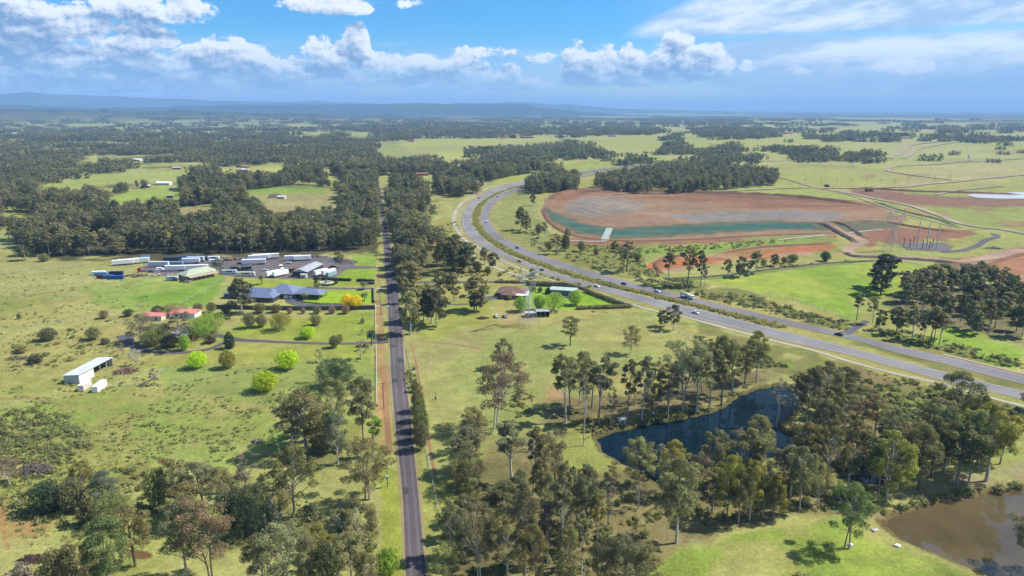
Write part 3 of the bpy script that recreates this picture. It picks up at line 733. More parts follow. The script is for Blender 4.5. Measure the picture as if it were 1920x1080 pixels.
off_strip('motorway_shoulder', NC_L, NC_R, -.16, -.005, VERGE, .06); off_strip('motorway_shoulder', NC_L, NC_R, 1.005, 1.07, VERGE, .06); off_strip('motorway_shoulder', FC_L, FC_R, -.07, -.005, VERGE, .06)
off_strip('motorway_shoulder', FC_L, FC_R, 1.005, 1.14, CLAY, .06)
path('footpath', [(1010,334),(980,339.5),(933,347.5),(893,363),(867,380),(854,397),(851,417),(858,434),(867,446),(880,456),(900,467),(920,480),(940,488),(962,498),(985,508)], [3.2,3.4,4.4,4.4,4.2,4,3.6,3.2,2.6,2.4], CONC, .09, 200)
path('footpath', [(985,508),(1030,524),(1080,541),(1135,556),(1185,571),(1235,585),(1280,594),(1325,606),(1412,629),(1455,640.5),(1525,657.5),(1600,680),(1680,701),(1768,721),(1842,742),(1990,780)], [2,2,2.4,2.6,2.8,2.8,2.8,2.8,2.8], CONC, .09, 260)
path('footpath', [(889,478),(892,487),(905,494),(920,498),(940,506.5),(960,513),(976,518),(988,525)], [2.2,2.4,2.6,3.6,5], CONC, .09)
path('gravel_shoulder', [(1768,664),(1850,684),(1990,718)], 1.6, CONC, .07)
path('entry_drive', [(1582,627),(1592,622),(1606,614),(1618,606),(1626,602)], [7,4,3.6,3.6], DRIVE, .1, 40)
path('far_motorway', [(1668,297),(1690,284),(1706,273),(1740,268),(1780,263),(1812,258)], 16, GRAVEL, .3)
path('far_motorway', [(1694,297),(1712,285),(1730,277),(1770,270),(1812,263)], 15, GRAVEL, .3)
path('far_road', [(1380,302.5),(1480,302),(1560,301.5),(1640,300)], 11, GRAVEL, .3)
path('haul_road', [(1150,364.5),(1200,362),(1350,359.5),(1511,352.5),(1624,353),(1687,351),(1730,346),(1792,341),(1837,336),(1930,328)], [7,8,8,8,14,14,10,10], GRAVEL, .3)
path('haul_road', [(1440,330),(1462,333),(1526,351),(1590,362),(1631,371),(1706,386),(1760,404),(1800,419),(1840,427),(1875,430),(1930,440)], [5,6,8,9,9,9,9,8], GRAVEL, .25)
path('haul_road', [(1560,356),(1640,382),(1700,402),(1750,415),(1790,426)], 4, GRAVEL, .2)
path('haul_road', [(1930,297),(1830,303),(1762,308),(1687,312),(1667,317),(1668,322),(1687,325),(1744,333),(1785,338)], 9, GRAVEL, .3)
path('haul_road', [(1755,366),(1790,358),(1840,353),(1880,349)], 8, GRAVEL, .3)
path('haul_road', [(1600,312),(1602,302)], 6, GRAVEL, .3, 20)
path('haul_road', [(1792,303),(1815,302),(1818,289)], 6, GRAVEL, .3, 30)
path('dirt_road', [(1535,416),(1560,425),(1580,436),(1600,446),(1612,452),(1604,461),(1592,467),(1590,472),(1605,477),(1640,479),(1700,482),(1760,486),(1800,490),(1850,484),(1930,470)], [5,7,9,14,16,10,10,9,7,5,6,9,16,20], DIRTR, .12, 200)
path('dirt_road', [(1810,498),(1850,508),(1890,524),(1930,545)], [10,9,9,10], DIRTR, .12)
path('farm_track', [(1245,523),(1300,521),(1350,517.5),(1415,510),(1450,505),(1525,496.5),(1590,491.5),(1640,489)], 5, DARKT, .1)
path('farm_track', [(1640,489),(1700,490),(1716,494)], 4, GRAVEL, .1, 30)
path('access_road', [(1765,473),(1800,470),(1830,462),(1850,450),(1870,444),(1862,438)], 6, DRIVE, .12)
path('driveway', [(706,643),(640,644.5),(560,643),(500,640),(445,637),(425,632),(400,628)], [3.2,3,3,3.2,4,4.5,4.5], DRIVE, .08)
path('driveway', [(425,640),(400,652),(360,660),(310,661),(270,656),(245,645),(232,628)], [3,3.2,3.2,3.4,4,6,8], DRIVE, .08)
path('driveway', [(728,641),(706,643)], 4, DRIVE, .08, 12)
path('driveway', [(707,541),(640,541),(590,539.5),(575,541),(560,552),(552,563),(565,571),(620,572.5),(690,573.5)], [3,3,3.4,8,14,10,6,4,3.4], DRIVE, .08)
path('driveway', [(725,541.5),(703,541)], 3, CONC, .09, 12)
path('driveway', [(729,574),(676,574)], 3.6, CONC, .09, 16)
path('driveway', [(840,571),(880,570),(905,564),(920,558),(945,560),(970,561)], [2.6,2.6,4,7,5,4], DRIVE, .08)
path('driveway', [(1042,553),(1060,556),(1075,558)], 8, DRIVE, .08, 12)
path('stone_edge', [(1056,451),(1080,452),(1105,453),(1136,453)], 3, mat('white_rock', C(225,222,212), .8), .2, 30)
path('stone_edge', [(1460,450),(1490,447),(1520,444),(1548,441)], 2.5, mat('white_rock', (1,1,1)), .2, 30)
path('stone_edge', [(1592,437),(1630,433),(1655,431)], 2.5, mat('white_rock', (1,1,1)), .2, 30)
path('spillway', [(1133,452),(1138,440),(1143,428)], 7, asphalt('spillway_lining', C(190,198,188), C(150,180,166)), .25, 16)
path('paddock_track', [(773,645),(782,690),(795,760),(808,850),(818,900)], .9, CLAY, .04)
path('paddock_track', [(790,640),(850,645),(905,655)], .9, CLAY, .04)
path('paddock_track', [(0,748),(60,748),(85,752),(120,760)], .8, CLAY, .04)
def pad(name, poly, m, off=.05, step=3):                     # a polygonal sheet draped over the terrain
    P_ = np.array(gpv(*np.array(poly, float).T)).T[:, :2]
    from mathutils.geometry import tessellate_polygon
    import bmesh
    bm = bmesh.new(); vs = [bm.verts.new((x, y, 0)) for x, y in P_]; bm.faces.new(vs)
    bmesh.ops.triangulate(bm, faces=bm.faces[:])
    for _ in range(5):
        es = [e for e in bm.edges if e.calc_length() > 8]
        if not es: break
        bmesh.ops.subdivide_edges(bm, edges=es, cuts=1); bmesh.ops.triangulate(bm, faces=bm.faces[:])
    xy = np.array([v.co[:2] for v in bm.verts]); z = terrain(xy[:, 0], xy[:, 1])+off+np.hypot(*xy.T)*off*.0018
    for v, zz in zip(bm.verts, z): v.co.z = zz
    bmesh.ops.recalc_face_normals(bm, faces=bm.faces[:])
    if sum(f.normal.z for f in bm.faces) < 0: bmesh.ops.reverse_faces(bm, faces=bm.faces[:])
    me = bpy.data.meshes.new(name); bm.to_mesh(me); bm.free(); me.materials.append(m)
    o = bpy.data.objects.new(name, me); link(o); tag(o, kind='structure'); return o
pad('yard_pad', [(258,503),(285,492),(330,484),(400,481),(470,483),(600,481),(652,485),(662,492),(666,499),(704,499),(706,503),(650,505),(640,512),(628,522),(560,523),(470,521),(430,518),(395,512),(300,514),(262,509)], YARD, .05)
pad('substation_pad', [(1684,456),(1768,455),(1787,464),(1775,472),(1700,468)], YARD, .06)
pad('settling_pond', [(1812,366),(1835,362),(1870,361),(1945,361),(1945,373),(1870,373),(1830,371)], mat('pale_silt_water', C(226,230,224), .25), .15)
pad('forecourt', [(537,548),(572,546),(560,566),(536,568)], DRIVE, .095)

def berm(name, pts, w, h, m, n=90):                          # a bank of earth, crowned in the middle
    c = np.array(gpv(*np.array(pts, float).T)).T[:, :2]; c = resample(c, n)
    d = np.gradient(c, axis=0); d /= np.linalg.norm(d, axis=1, keepdims=True); nr_ = np.stack([-d[:, 1], d[:, 0]], 1)
    prof = [(-.5, -.4), (-.22, .75), (0, 1.), (.24, .7), (.5, -.4)]; rowsV = []
    k = .75+.5*vnoise(c[:, 0]/7, c[:, 1]/7, 33); k *= np.clip(np.minimum(np.arange(n), n-1-np.arange(n))/6., .1, 1)
    for t, z in prof:
        jit = 1+.25*(vnoise(c[:, 0]/4+t*9, c[:, 1]/4, 34)-.5); p = c+nr_*(t*w*jit)[:, None]; rowsV.append(np.c_[p, terrain(p[:, 0], p[:, 1])+h*z*k])
    V = np.stack(rowsV, 1).reshape(-1, 3); ix = np.arange(n*5).reshape(n, 5)
    q = np.stack([ix[:-1, :-1], ix[1:, :-1], ix[1:, 1:], ix[:-1, 1:]], -1).reshape(-1, 4)
    e1, e2 = V[q[0, 1]]-V[q[0, 0]], V[q[0, 3]]-V[q[0, 0]]
    if e1[0]*e2[1]-e1[1]*e2[0] < 0: q = q[:, ::-1]
    o = bpy.data.objects.new(name, grid_mesh(name, V, q, m)); link(o); tag(o, kind='structure')
EARTH = asphalt('bank_earth', C(146,106,80), C(120,86,66)); EARTH2 = asphalt('bank_earth_grey', C(126,110,94), C(104,92,78)); TURF = asphalt('bank_turf', C(136,150,80), C(120,140,66))
berm('earth_bank', [(1034,372),(1060,361),(1100,356),(1200,358),(1330,362),(1500,370),(1640,386)], 14, 3.2, EARTH)
berm('earth_bank', [(1533,417),(1556,427),(1574,438),(1592,447),(1606,456)], 9, 2.6, EARTH2, 50)
berm('earth_bank', [(1560,415),(1590,425),(1608,437),(1622,446)], 7, 2.0, EARTH2, 50)
berm('earth_bank', [(1018,394),(1030,415),(1060,436),(1110,448),(1180,452),(1300,449),(1450,441),(1560,437)], 8, .9, EARTH)
berm('earth_bank', [(1585,474),(1600,481),(1640,483),(1700,486),(1760,491),(1798,494)], 7, 1.8, EARTH2)
berm('earth_bank', [(1806,494),(1812,503),(1850,514),(1890,530),(1925,548)], 7, 2.2, EARTH2, 60)
berm('earth_bank', [(1850,502),(1868,492),(1900,482),(1935,474)], 6, 2.0, EARTH, 50)
berm('earth_bank', [(1238,513),(1230,496),(1250,484),(1300,478)], 6, 1.6, EARTH, 50)
berm('earth_bank', [(1360,474),(1430,464),(1500,460),(1560,457)], 5, 1.4, EARTH, 50)
berm('earth_bank', [(1600,352),(1690,358),(1800,362),(1925,366)], 10, 2.6, EARTH, 60)
berm('earth_bank', [(1640,378),(1700,398),(1760,412),(1800,428)], 9, 2.0, TURF, 60)
berm('earth_bank', [(1660,416),(1700,424),(1740,430),(1800,436)], 8, 1.8, EARTH, 50)
berm('earth_bank', [(1262,526),(1300,524.5),(1350,521),(1415,513.5),(1450,508.5),(1525,500),(1600,494)], 5, 1.2, TURF)
# ------------------------------------------------------------------ tree meshes
def cards(rng, cen, rad, n, size, flat=.75, droop=.35, shell=.5, jit=.16, up=.25):
    """n leaf sprays in lumps (cen, rad): quads and one tint value each"""
    cen = np.asarray(cen, float); rad = np.asarray(rad, float)
    w = rad**2/np.sum(rad**2); k = rng.choice(len(cen), n, p=w)
    d = rng.normal(size=(n, 3)); d[:, 2] += up; d /= np.linalg.norm(d, axis=1, keepdims=True)
    r = rad[k]*(shell+(1.05-shell)*rng.random(n)**.6)
    p = cen[k]+d*r[:, None]*np.array([1, 1, flat])
    nrm = d*.95+rng.normal(size=(n, 3))*.50+np.array([0, 0, .35]); nrm /= np.linalg.norm(nrm, axis=1, keepdims=True)
    a = np.cross(nrm, rng.normal(size=(n, 3))); a[:, 2] -= droop*np.abs(rng.normal(size=n))*.0; a /= np.linalg.norm(a, axis=1, keepdims=True)
    b = np.cross(nrm, a)
    s = size*(.55+.9*rng.random(n)); L = s*.5; Wd = s*(.24+.22*rng.random(n))
    q = np.stack([p-a*L[:, None], p-b*Wd[:, None]+nrm*.06*s[:, None], p+a*L[:, None], p+b*Wd[:, None]+nrm*.06*s[:, None]], 1)
    lump = rng.normal(1, jit, len(cen)); t = np.clip(lump[k]*rng.normal(1, .14, n), .5, 1.7)
    return q, t
def crown_mesh(name, parts, m):
    q = np.concatenate([p[0] for p in parts]); t = np.concatenate([p[1] for p in parts])
    n = len(q); me = grid_mesh(name, q.reshape(-1, 3), np.arange(n*4).reshape(n, 4), m, False)
    at = me.attributes.new('tint', 'FLOAT', 'POINT'); at.data.foreach_set('value', np.repeat(t, 4).astype(np.float32))
    return me
def gum(seed, H=20., Wd=11., base=.42, lumps=14, n=5200, size=.5, stems=1, lr=.17, flat=.7, lean=.05, trunk_r=.34, dome=1.0, limbs=True, tip=True, shell=.5, jit=.17):
    rng = np.random.default_rng(seed); tb = MB()
    cen, rad = [], []
    stems_xy = [(0, 0)] if stems == 1 else [(rng.normal()*.5, rng.normal()*.5) for _ in range(stems)]
    paths = []
    for si, (sx, sy) in enumerate(stems_xy):
        ang = rng.random()*6.28; k = lean*H*(1 if stems == 1 else 2.4)
        pts = []
        for i, f in enumerate(np.linspace(0, .84, 7)):
            pts.append(Vector((sx+math.cos(ang)*k*f**1.5+rng.normal()*.012*H*f, sy+math.sin(ang)*k*f**1.5+rng.normal()*.012*H*f, H*f-(.8 if i == 0 else 0))))
        rr_ = trunk_r*(1 if stems == 1 else .75)
        tb.tube(pts, [rr_*(1.25, .95, .82, .66, .5, .34, .16)[i] for i in range(7)], 7)
        paths.append(pts)
    R_ = Wd/2
    for i in range(lumps):
        f = (i+.5)/lumps
        z = base+(1-base)*(f**.85)
        prof = math.sqrt(max(.04, 1-((f-.42)/.62)**2))*dome
        th = i*2.399+rng.normal()*.5; rho = R_*prof*(.35+.5*rng.random()) if f < .93 else R_*.12*rng.random()
        st = paths[i % len(paths)][-1]
        off = Vector((st.x, st.y, 0))*min(1, z)
        c = Vector((off.x+math.cos(th)*rho, off.y+math.sin(th)*rho, H*z-H*.05))
        cen.append(tuple(c)); rad.append(Wd*lr*(.72+.6*rng.random()))
        if limbs:
            tp = paths[i % len(paths)]; zz = max(.14, z*(.45+.25*rng.random())); j = min(5, int(zz/.84*6)); fr = zz/.84*6-j
            s0 = tp[j].lerp(tp[j+1], min(1, fr)); mid = s0.lerp(c, .5)+Vector((0, 0, -.03*H*rng.random()))
            r0 = trunk_r*(.36+.12*rng.random())*(1-.35*z)
            tb.tube([s0, s0.lerp(mid, .6)+Vector((0, 0, .2)), mid, c], [r0, r0*.75, r0*.55, r0*.18], 5)
            for _ in range(2):
                e = c+Vector(rng.normal(size=3))*rad[-1]*.55; tb.tube([mid, mid.lerp(e, .55)+Vector((0, 0, .15)), e], [r0*.4, r0*.3, r0*.1], 4, cap=False)
    parts = [cards(rng, cen, rad, int(n*.86), size, flat, shell=shell, jit=jit, up=.45)]
    # satellite sprays: uneven outline
    sc_, sr_ = [], []
    for c, r in zip(cen, rad):
        for _ in range(4):
            d = rng.normal(size=3); d[2] = d[2]*.6+.1; d /= np.linalg.norm(d)
            sc_.append(np.array(c)+d*r*np.array([1, 1, flat])*(.95+.25*rng.random())); sr_.append(r*(.28+.2*rng.random()))
    parts.append(cards(rng, sc_, sr_, int(n*.30), size, .8, shell=.2, jit=.12))
    q = np.concatenate([p[0] for p in parts])[:, 0]; mid = np.median(q[:, :2], axis=0); ext = 2*np.percentile(np.hypot(*(q[:, :2]-mid).T), 95)
    return tb.mesh('trunk', BARK), crown_mesh('crown', parts, LEAF), float(np.percentile(q[:, 2], 99.5)), float(ext)
def dome_tree(seed, H=8., Wd=8., base=.12, lumps=46, n=5200, size=.42, lr=.13, conic=0., trunk_r=.18, rough=.1):
    rng = np.random.default_rng(seed); tb = MB(); tb.tube([(0, 0, -.5), (0, 0, H*.35), (rng.normal()*.2, rng.normal()*.2, H*.7)], [trunk_r, trunk_r*.8, trunk_r*.3], 7)
    cen, rad = [], []; ch = H*(1-base)
    for i in range(lumps):
        z = 1-2*(i+.5)/lumps; th = i*2.39996; s = math.sqrt(1-z*z)
        zz = (z*.5+.5)
        k = (1-conic)+(conic*(1-zz)*1.35 if conic else 0)
        rho = Wd/2*(1-lr*1.2)*s*k*(1+rng.normal()*rough)
        cen.append((math.cos(th)*rho, math.sin(th)*rho, H*base+ch*(.5+z*.5*(1-lr*.8)))); rad.append(Wd*lr*(.8+.5*rng.random())*(k if conic else 1))
    for i in range(8):
        cen.append((rng.normal()*Wd*.1, rng.normal()*Wd*.1, H*base+ch*(.3+.4*rng.random()))); rad.append(Wd*.2*(.6 if conic else 1))
    return tb.mesh('trunk', BARK), crown_mesh('crown', [cards(rng, cen, rad, n, size, .85, shell=.55, jit=.1)], LEAF), H, Wd
def palm(seed, H=8.):
    rng = np.random.default_rng(seed); tb = MB(); tb.tube([(0, 0, -.3), (.05, 0, H*.4), (0, .08, H*.78)], [.32, .25, .26], 8)
    qs = []
    for i in range(34):
        th = i*2.39996; e = .95-1.5*(i/34.); L = H*.36*(.8+.3*rng.random()); pts = []
        for k in range(6):
            s = k/5; r = L*s*math.cos(e*(1-.3*s))
            pts.append(np.array([math.cos(th)*r, math.sin(th)*r, H*.8+L*s*math.sin(e)-1.1*s*s*L*.55]))
        sd_ = np.array([-math.sin(th), math.cos(th), 0])
        for k in range(5):
            w0, w1 = .32*math.sin(math.pi*(k+.35)/6)+.04, .32*math.sin(math.pi*(k+1.35)/6)+.04
            for sg in (-1, 1):
                qs.append(np.array([pts[k], pts[k+1], pts[k+1]+sd_*sg*w1*1.4-np.array([0, 0, .16]), pts[k]+sd_*sg*w0*1.4-np.array([0, 0, .16])]))
    q = np.array(qs); return tb.mesh('trunk', BARK), crown_mesh('crown', [(q, rng.normal(1, .12, len(q)))], LEAF), H, H*.6
def bare(seed, H=18., n=500):
    rng = np.random.default_rng(seed); tb = MB(); pts = [Vector((rng.normal()*.15*i*.3, rng.normal()*.15*i*.3, H*i/6.-(.8 if i == 0 else 0))) for i in range(7)]
    tb.tube(pts, [.28, .24, .21, .18, .13, .08, .03], 7); cen = []
    for i in range(16):
        z = .4+.58*rng.random(); j = min(5, int(z*6)); s0 = pts[j].lerp(pts[j+1], z*6-j); th = rng.random()*6.28; L = H*.16*(.5+rng.random())*(1.3-z)
        e = s0+Vector((math.cos(th)*L, math.sin(th)*L, L*.9)); tb.tube([s0, s0.lerp(e, .5)+Vector((0, 0, -.15)), e], [.09, .06, .02], 4); cen.append(tuple(e))
    return tb.mesh('trunk', BARK), crown_mesh('crown', [cards(rng, cen, [.9]*16, n, .4, .9, shell=.1)], LEAF), H, H*.32
PROTO = {}
def variants(key, fn, lst): PROTO[key] = [fn(**k) for k in lst]
# near kinds (fine sprays) and the same kinds with larger sprays for the middle distance
variants('r', gum, [dict(seed=s, H=20, Wd=w, base=b, lumps=l, n=11500, size=.31, lr=r) for s, w, b, l, r in ((1,13,.36,25,.115),(2,14,.32,30,.105),(3,12,.40,22,.12),(4,15,.34,34,.10),(5,13,.42,24,.115))])
variants('t', gum, [dict(seed=s, H=22, Wd=w, base=b, lumps=l, n=6600, size=.31, lr=r, trunk_r=.30, lean=.05) for s, w, b, l, r in ((11,8,.48,15,.14),(12,9,.52,15,.14),(13,7.5,.44,17,.135),(14,8.5,.56,13,.145))])
variants('s', gum, [dict(seed=s, H=20, Wd=w, base=b, lumps=l, n=11000, size=.31, lr=r, stems=st, trunk_r=.32, lean=.09) for s, w, b, l, r, st in ((21,17,.38,32,.092,2),(22,16,.36,30,.095,3),(23,18,.42,32,.088,2))])
variants('w', gum, [dict(seed=s, H=18, Wd=w, base=b, lumps=l, n=2600, size=.30, lr=r, trunk_r=.2, shell=.2) for s, w, b, l, r in ((31,8,.34,17,.12),(32,7,.4,15,.13),(33,9,.3,18,.11))])
variants('R', gum, [dict(seed=s, H=18, Wd=w, base=b, lumps=l, n=2400, size=.8, lr=r, trunk_r=.3) for s, w, b, l, r in ((41,11,.30,17,.145),(42,12,.26,20,.135),(43,10,.34,16,.145),(44,12,.30,21,.13))])
variants('T', gum, [dict(seed=s, H=20, Wd=w, base=b, lumps=l, n=1300, size=.72, lr=r, trunk_r=.3) for s, w, b, l, r in ((51,8,.46,12,.155),(52,7.5,.54,11,.16),(53,8.5,.5,13,.15))])
variants('d', dome_tree, [dict(seed=s, H=9, Wd=9, base=.10, lumps=l, n=6000, size=.42, lr=r, rough=.13) for s, l, r in ((61,40,.14),(62,50,.12),(63,34,.16))])
variants('D', dome_tree, [dict(seed=s, H=17, Wd=17, base=.14, lumps=l, n=15000, size=.36, lr=r, rough=.16, trunk_r=.35) for s, l, r in ((64,70,.095),(65,84,.085))])
variants('b', dome_tree, [dict(seed=s, H=4, Wd=5, base=.0, lumps=l, n=2600, size=.36, lr=.17, trunk_r=.1, rough=.2) for s, l in ((71,22),(72,26),(73,18))])
variants('l', dome_tree, [dict(seed=s, H=7, Wd=8, base=.10, lumps=54, n=7000, size=.32, lr=.105, rough=.11) for s in (81, 82, 83)])
variants('c', dome_tree, [dict(seed=91, H=8, Wd=5, base=.02, lumps=50, n=5000, size=.3, lr=.15, conic=.55, rough=.05)])
variants('p', palm, [dict(seed=s) for s in (101, 102)])
variants('x', bare, [dict(seed=s) for s in (111, 112)])
KIND = dict(r=('gum_tree','gum tree','tree'), t=('gum_tree','slender gum tree','tree'), s=('gum_tree','spreading gum tree','tree'), w=('gum_tree','thin crowned gum tree','tree'),
            R=('gum_tree','gum tree','tree'), T=('gum_tree','slender gum tree','tree'), d=('leafy_tree','dense leafy tree','tree'), b=('bush','low bush','bush'),
            l=('round_tree','round clipped tree','tree'), c=('cypress_tree','pointed cypress','tree'), p=('palm_tree','palm','palm'), x=('bare_tree','bare tree','tree'))
TW = dict(olive='olive', greygreen='grey-green', blue='blue-grey', brown='brownish', dark='dark green', green='green', lime='lime yellow', yellow='golden yellow', yolive='yellow-olive',
          bright='bright green', grey='greyish', pine='dark', lavender='lavender', rust='reddish', deep='deep green')
rngT = random.Random(7)
N_TREES = 0
def plant(x, y, z, kind, H, Wd, tint, rz=None, bark=None):
    global N_TREES
    v = PROTO['D' if kind == 'd' and Wd > 10 else kind]; tr, cr, H0, W0 = v[N_TREES % len(v)]; N_TREES += 1
    e = empty(KIND[kind][0], (x, y, z), rngT.random()*6.283 if rz is None else rz)
    sx = min(max(Wd/W0, .12), 2.4); sz = min(max(H/H0, .1), 2.4); e.scale = (sx, sx, sz)
    t = bpy.data.objects.new('trunk', tr); link(t, e); c = bpy.data.objects.new('crown', cr); link(c, e)
    b = bark or rngT.choice(('grey', 'pale', 'pale', 'dark', 'grey')); t.color = (*BARKS[b], 1)
    j = [1+rngT.uniform(-.13, .13) for _ in range(3)]; k = 1+rngT.uniform(-.14, .14)
    c.color = tuple(a*k*(1+(q-1)*.5) for a, q in zip(GREENS[tint], j))+(1,)
    return e
ORD = ['first','second','third','fourth','fifth','sixth','seventh','eighth','ninth','tenth','eleventh','twelfth','thirteenth','fourteenth','fifteenth','sixteenth','seventeenth','eighteenth','nineteenth','twentieth']
def zone(phrase, group, items, wk=1.0):
    """items: (base px, base py, top py, crown width px, kind, tint[, own label])"""
    out = []
    for it in items:
        bx, by, ty, w, k, tint = it[:6]
        p = gp(bx, by); s = pxm(p); H = height_to(p, ty); Wd = w/s*wk
        p0 = p
        e = plant(p.x, p.y, p.z, k, H, Wd, tint, bark=it[7] if len(it) > 7 else None); e['category'] = KIND[k][2]
        if group: e['group'] = group
        out.append((bx, by, e, k, tint, it[6] if len(it) > 6 else None, H))
    nouns = {}
    for o in out:
        if not o[5]: nouns.setdefault(KIND[o[3]][1], []).append(o)
    for noun, L in nouns.items():
        L.sort(key=lambda o: o[0]); n = len(L)
        for i, o in enumerate(L):
            pos = '' if n == 1 else 'leftmost ' if i == 0 else 'rightmost ' if i == n-1 else f'{ORD[i]} from left, ' if i < 20 else ''
            o[2]['label'] = f'{pos}{TW[o[4]]} {noun} {phrase}'
    for o in out:
        if o[5]: o[2]['label'] = o[5]
zone('in the overgrown gully at lower left', 'trees in the gully', [
 (22,908,855,46,'s','brown'),(156,923,866,48,'r','yolive','yellowish gum tree standing on bare red earth in the gully'),(88,962,908,66,'d','deep'),(136,958,902,58,'d','dark'),
 (196,955,885,62,'r','blue'),(218,990,926,74,'d','green'),(330,952,862,74,'r','olive'),(382,955,868,82,'r','greygreen'),(424,950,872,62,'s','olive'),
 (348,985,905,78,'r','olive'),(463,925,857,54,'w','grey'),(552,968,836,98,'r','olive'),(478,1002,912,80,'d','pine'),(440,985,925,60,'d','pine'),(514,998,942,40,'b','blue'),
 (254,1062,948,80,'r','olive'),(300,955,880,50,'d','green'),(170,985,915,40,'b','dark')], .86)
zone('along the bottom edge left of the road', 'trees along the bottom edge left of the road', [
 (402,1082,934,112,'s','brown'),(352,1092,946,90,'r','greygreen'),(205,1115,975,92,'r','green'),(150,1135,1022,90,'r','olive'),(118,1140,1035,70,'d','olive'),
 (540,1125,990,112,'r','greygreen'),(496,1112,1003,72,'r','olive'),(584,1120,1005,74,'s','greygreen'),(676,1040,938,84,'r','olive'),(660,1100,1003,84,'r','olive'),
 (728,1082,1030,46,'d','bright','rounded dense bright green tree beside the road at the bottom'),(638,1045,965,52,'r','blue'),(602,1080,988,62,'r','yolive'),(615,1130,1020,60,'d','dark'),(45,1130,1045,70,'b','grey'),(690,1110,1035,50,'r','olive')], .88)
zone('in the clump west of the rural road', 'gum clump west of the rural road', [
 (688,938,828,114,'s','olive','wide gum tree with pale forked trunk beside the roadside power pole'),(575,846,732,98,'r','olive'),(628,812,710,62,'r','olive'),(682,832,706,60,'r','greygreen'),(634,872,771,44,'r','blue','blue-grey slim gum tree in front of the roadside clump'),
 (700,856,782,30,'t','bright'),(548,835,760,50,'r','olive'),(605,850,775,50,'d','dark')])
zone('in the row hugging the right verge', 'trees hugging the right road verge', [
 (784,772,731,24,'d','olive'),(786,790,748,25,'d','green'),(788,808,764,27,'d','greygreen'),(790,826,778,28,'d','green'),(790,843,795,28,'d','greygreen'),(779,735,712,14,'b','olive')])
zone('among gums right of the road foreground', 'gums right of the road in the foreground', [
 (893,846,764,56,'r','olive'),(882,882,800,74,'r','greygreen'),(872,918,850,72,'d','dark'),(958,908,797,68,'t','greygreen'),(1000,928,800,40,'t','olive'),
 (880,978,897,48,'r','olive'),(945,998,902,98,'r','olive'),(846,1045,940,54,'r','greygreen'),(893,1050,938,68,'r','olive'),(900,1092,958,80,'s','greygreen'),(952,1090,962,84,'r','olive'),
 (846,1102,1012,66,'s','olive'),(985,1080,908,56,'r','greygreen'),(1026,1062,944,42,'t','grey'),(915,1030,955,50,'r','olive'),(1005,1100,985,60,'r','olive'),(868,1010,930,40,'t','greygreen')], .9)
zone('in the open grass right of the road', None, [
 (928,806,668,108,'s','brown','large brownish gum tree with pale trunk on bare reddish ground',0) if False else (928,806,668,108,'s','rust','large brownish gum tree with pale trunk beside bare reddish ground'),
 (945,692,636,38,'r','greygreen','small round gum tree standing behind the large brownish gum'),
 (1069,648,594,38,'r','olive','lone open-crowned gum tree in the dry paddock right of the pylon'),
 (1183,664,611,34,'r','olive','lone compact dark gum tree in the dry paddock near the motorway'),
 (1245,613,582,24,'R','dark','smaller tree of the pair beside the near motorway lanes'),(1262,620,572,28,'r','dark','taller tree of the pair beside the near motorway lanes')])
zone('on the west bank of the pond', 'gums on the west bank of the pond', [
 (1060,792,667,44,'t','olive'),(1068,770,672,34,'t','greygreen'),(1086,760,660,46,'r','olive'),(1098,775,684,36,'t','olive'),(1122,796,671,50,'t','greygreen'),(1110,765,676,34,'t','olive'),
 (1094,836,700,24,'x','grey','tall dead pale tree trunk standing on the pond bank'),(1176,786,675,34,'t','olive'),(1148,800,725,22,'w','grey')])
zone('on the north bank of the pond', 'gums on the north bank of the pond', [
 (1203,790,668,36,'t','greygreen'),(1222,778,690,38,'r','olive'),(1252,783,684,44,'t','olive'),(1190,760,690,30,'w','olive'),(1284,768,634,92,'s','greygreen'),(1306,774,652,46,'t','olive'),
 (1330,768,655,44,'t','olive'),(1352,762,630,54,'r','olive'),(1372,742,640,40,'t','greygreen'),(1418,716,621,48,'r','olive'),(1396,722,648,38,'r','olive'),(1270,748,672,36,'w','grey'),
 (1235,752,672,26,'w','olive'),(1315,735,640,36,'r','greygreen'),(1402,700,652,28,'w','olive')])
zone('on the eastern shore of the pond', 'gums on the eastern shore of the pond', [
 (1512,788,690,54,'r','dark'),(1545,776,680,62,'r','olive'),(1578,770,690,54,'r','dark'),(1455,806,715,40,'x','grey'),(1482,798,722,30,'w','grey'),(1535,808,748,44,'r','greygreen'),
 (1602,806,724,62,'r','olive'),(1612,826,752,44,'w','brown'),(1640,815,740,50,'r','olive'),(1560,850,765,44,'r','olive'),(1536,852,752,52,'r','dark'),(1580,830,742,50,'w','olive'),(1497,765,700,34,'t','olive')])
zone('between the pond and the muddy dam', 'gums between the pond and the dam', [
 (1672,862,768,54,'r','greygreen'),(1602,884,788,54,'r','olive'),(1630,905,822,50,'r','dark'),(1662,940,812,84,'r','yolive','dark gum tree with bright yellow-green upper foliage'),(1646,926,815,60,'r','greygreen'),
 (1722,918,798,66,'r','olive'),(1745,895,782,56,'r','olive'),(1700,880,790,48,'w','brown'),(1690,905,815,50,'r','olive'),(1710,850,770,50,'w','olive'),(1533,946,872,46,'r','olive'),(1590,915,838,50,'r','greygreen'),(1655,880,790,40,'t','dark')])
zone('at the right edge above the muddy dam', 'gums at the right edge above the dam', [
 (1786,800,699,98,'s','dark','dark wide-spreading gum tree overlapping the motorway verge'),(1793,910,792,76,'r','olive'),(1815,910,772,66,'r','greygreen'),(1849,902,758,100,'r','yolive'),(1768,890,765,60,'r','greygreen'),
 (1830,880,745,60,'r','olive'),(1755,860,752,56,'w','olive'),(1800,860,742,60,'r','olive'),(1738,835,745,54,'r','olive'),(1930,770,728,40,'r','olive'),(1740,800,740,34,'r','dark'),(1875,870,770,50,'r','olive')])
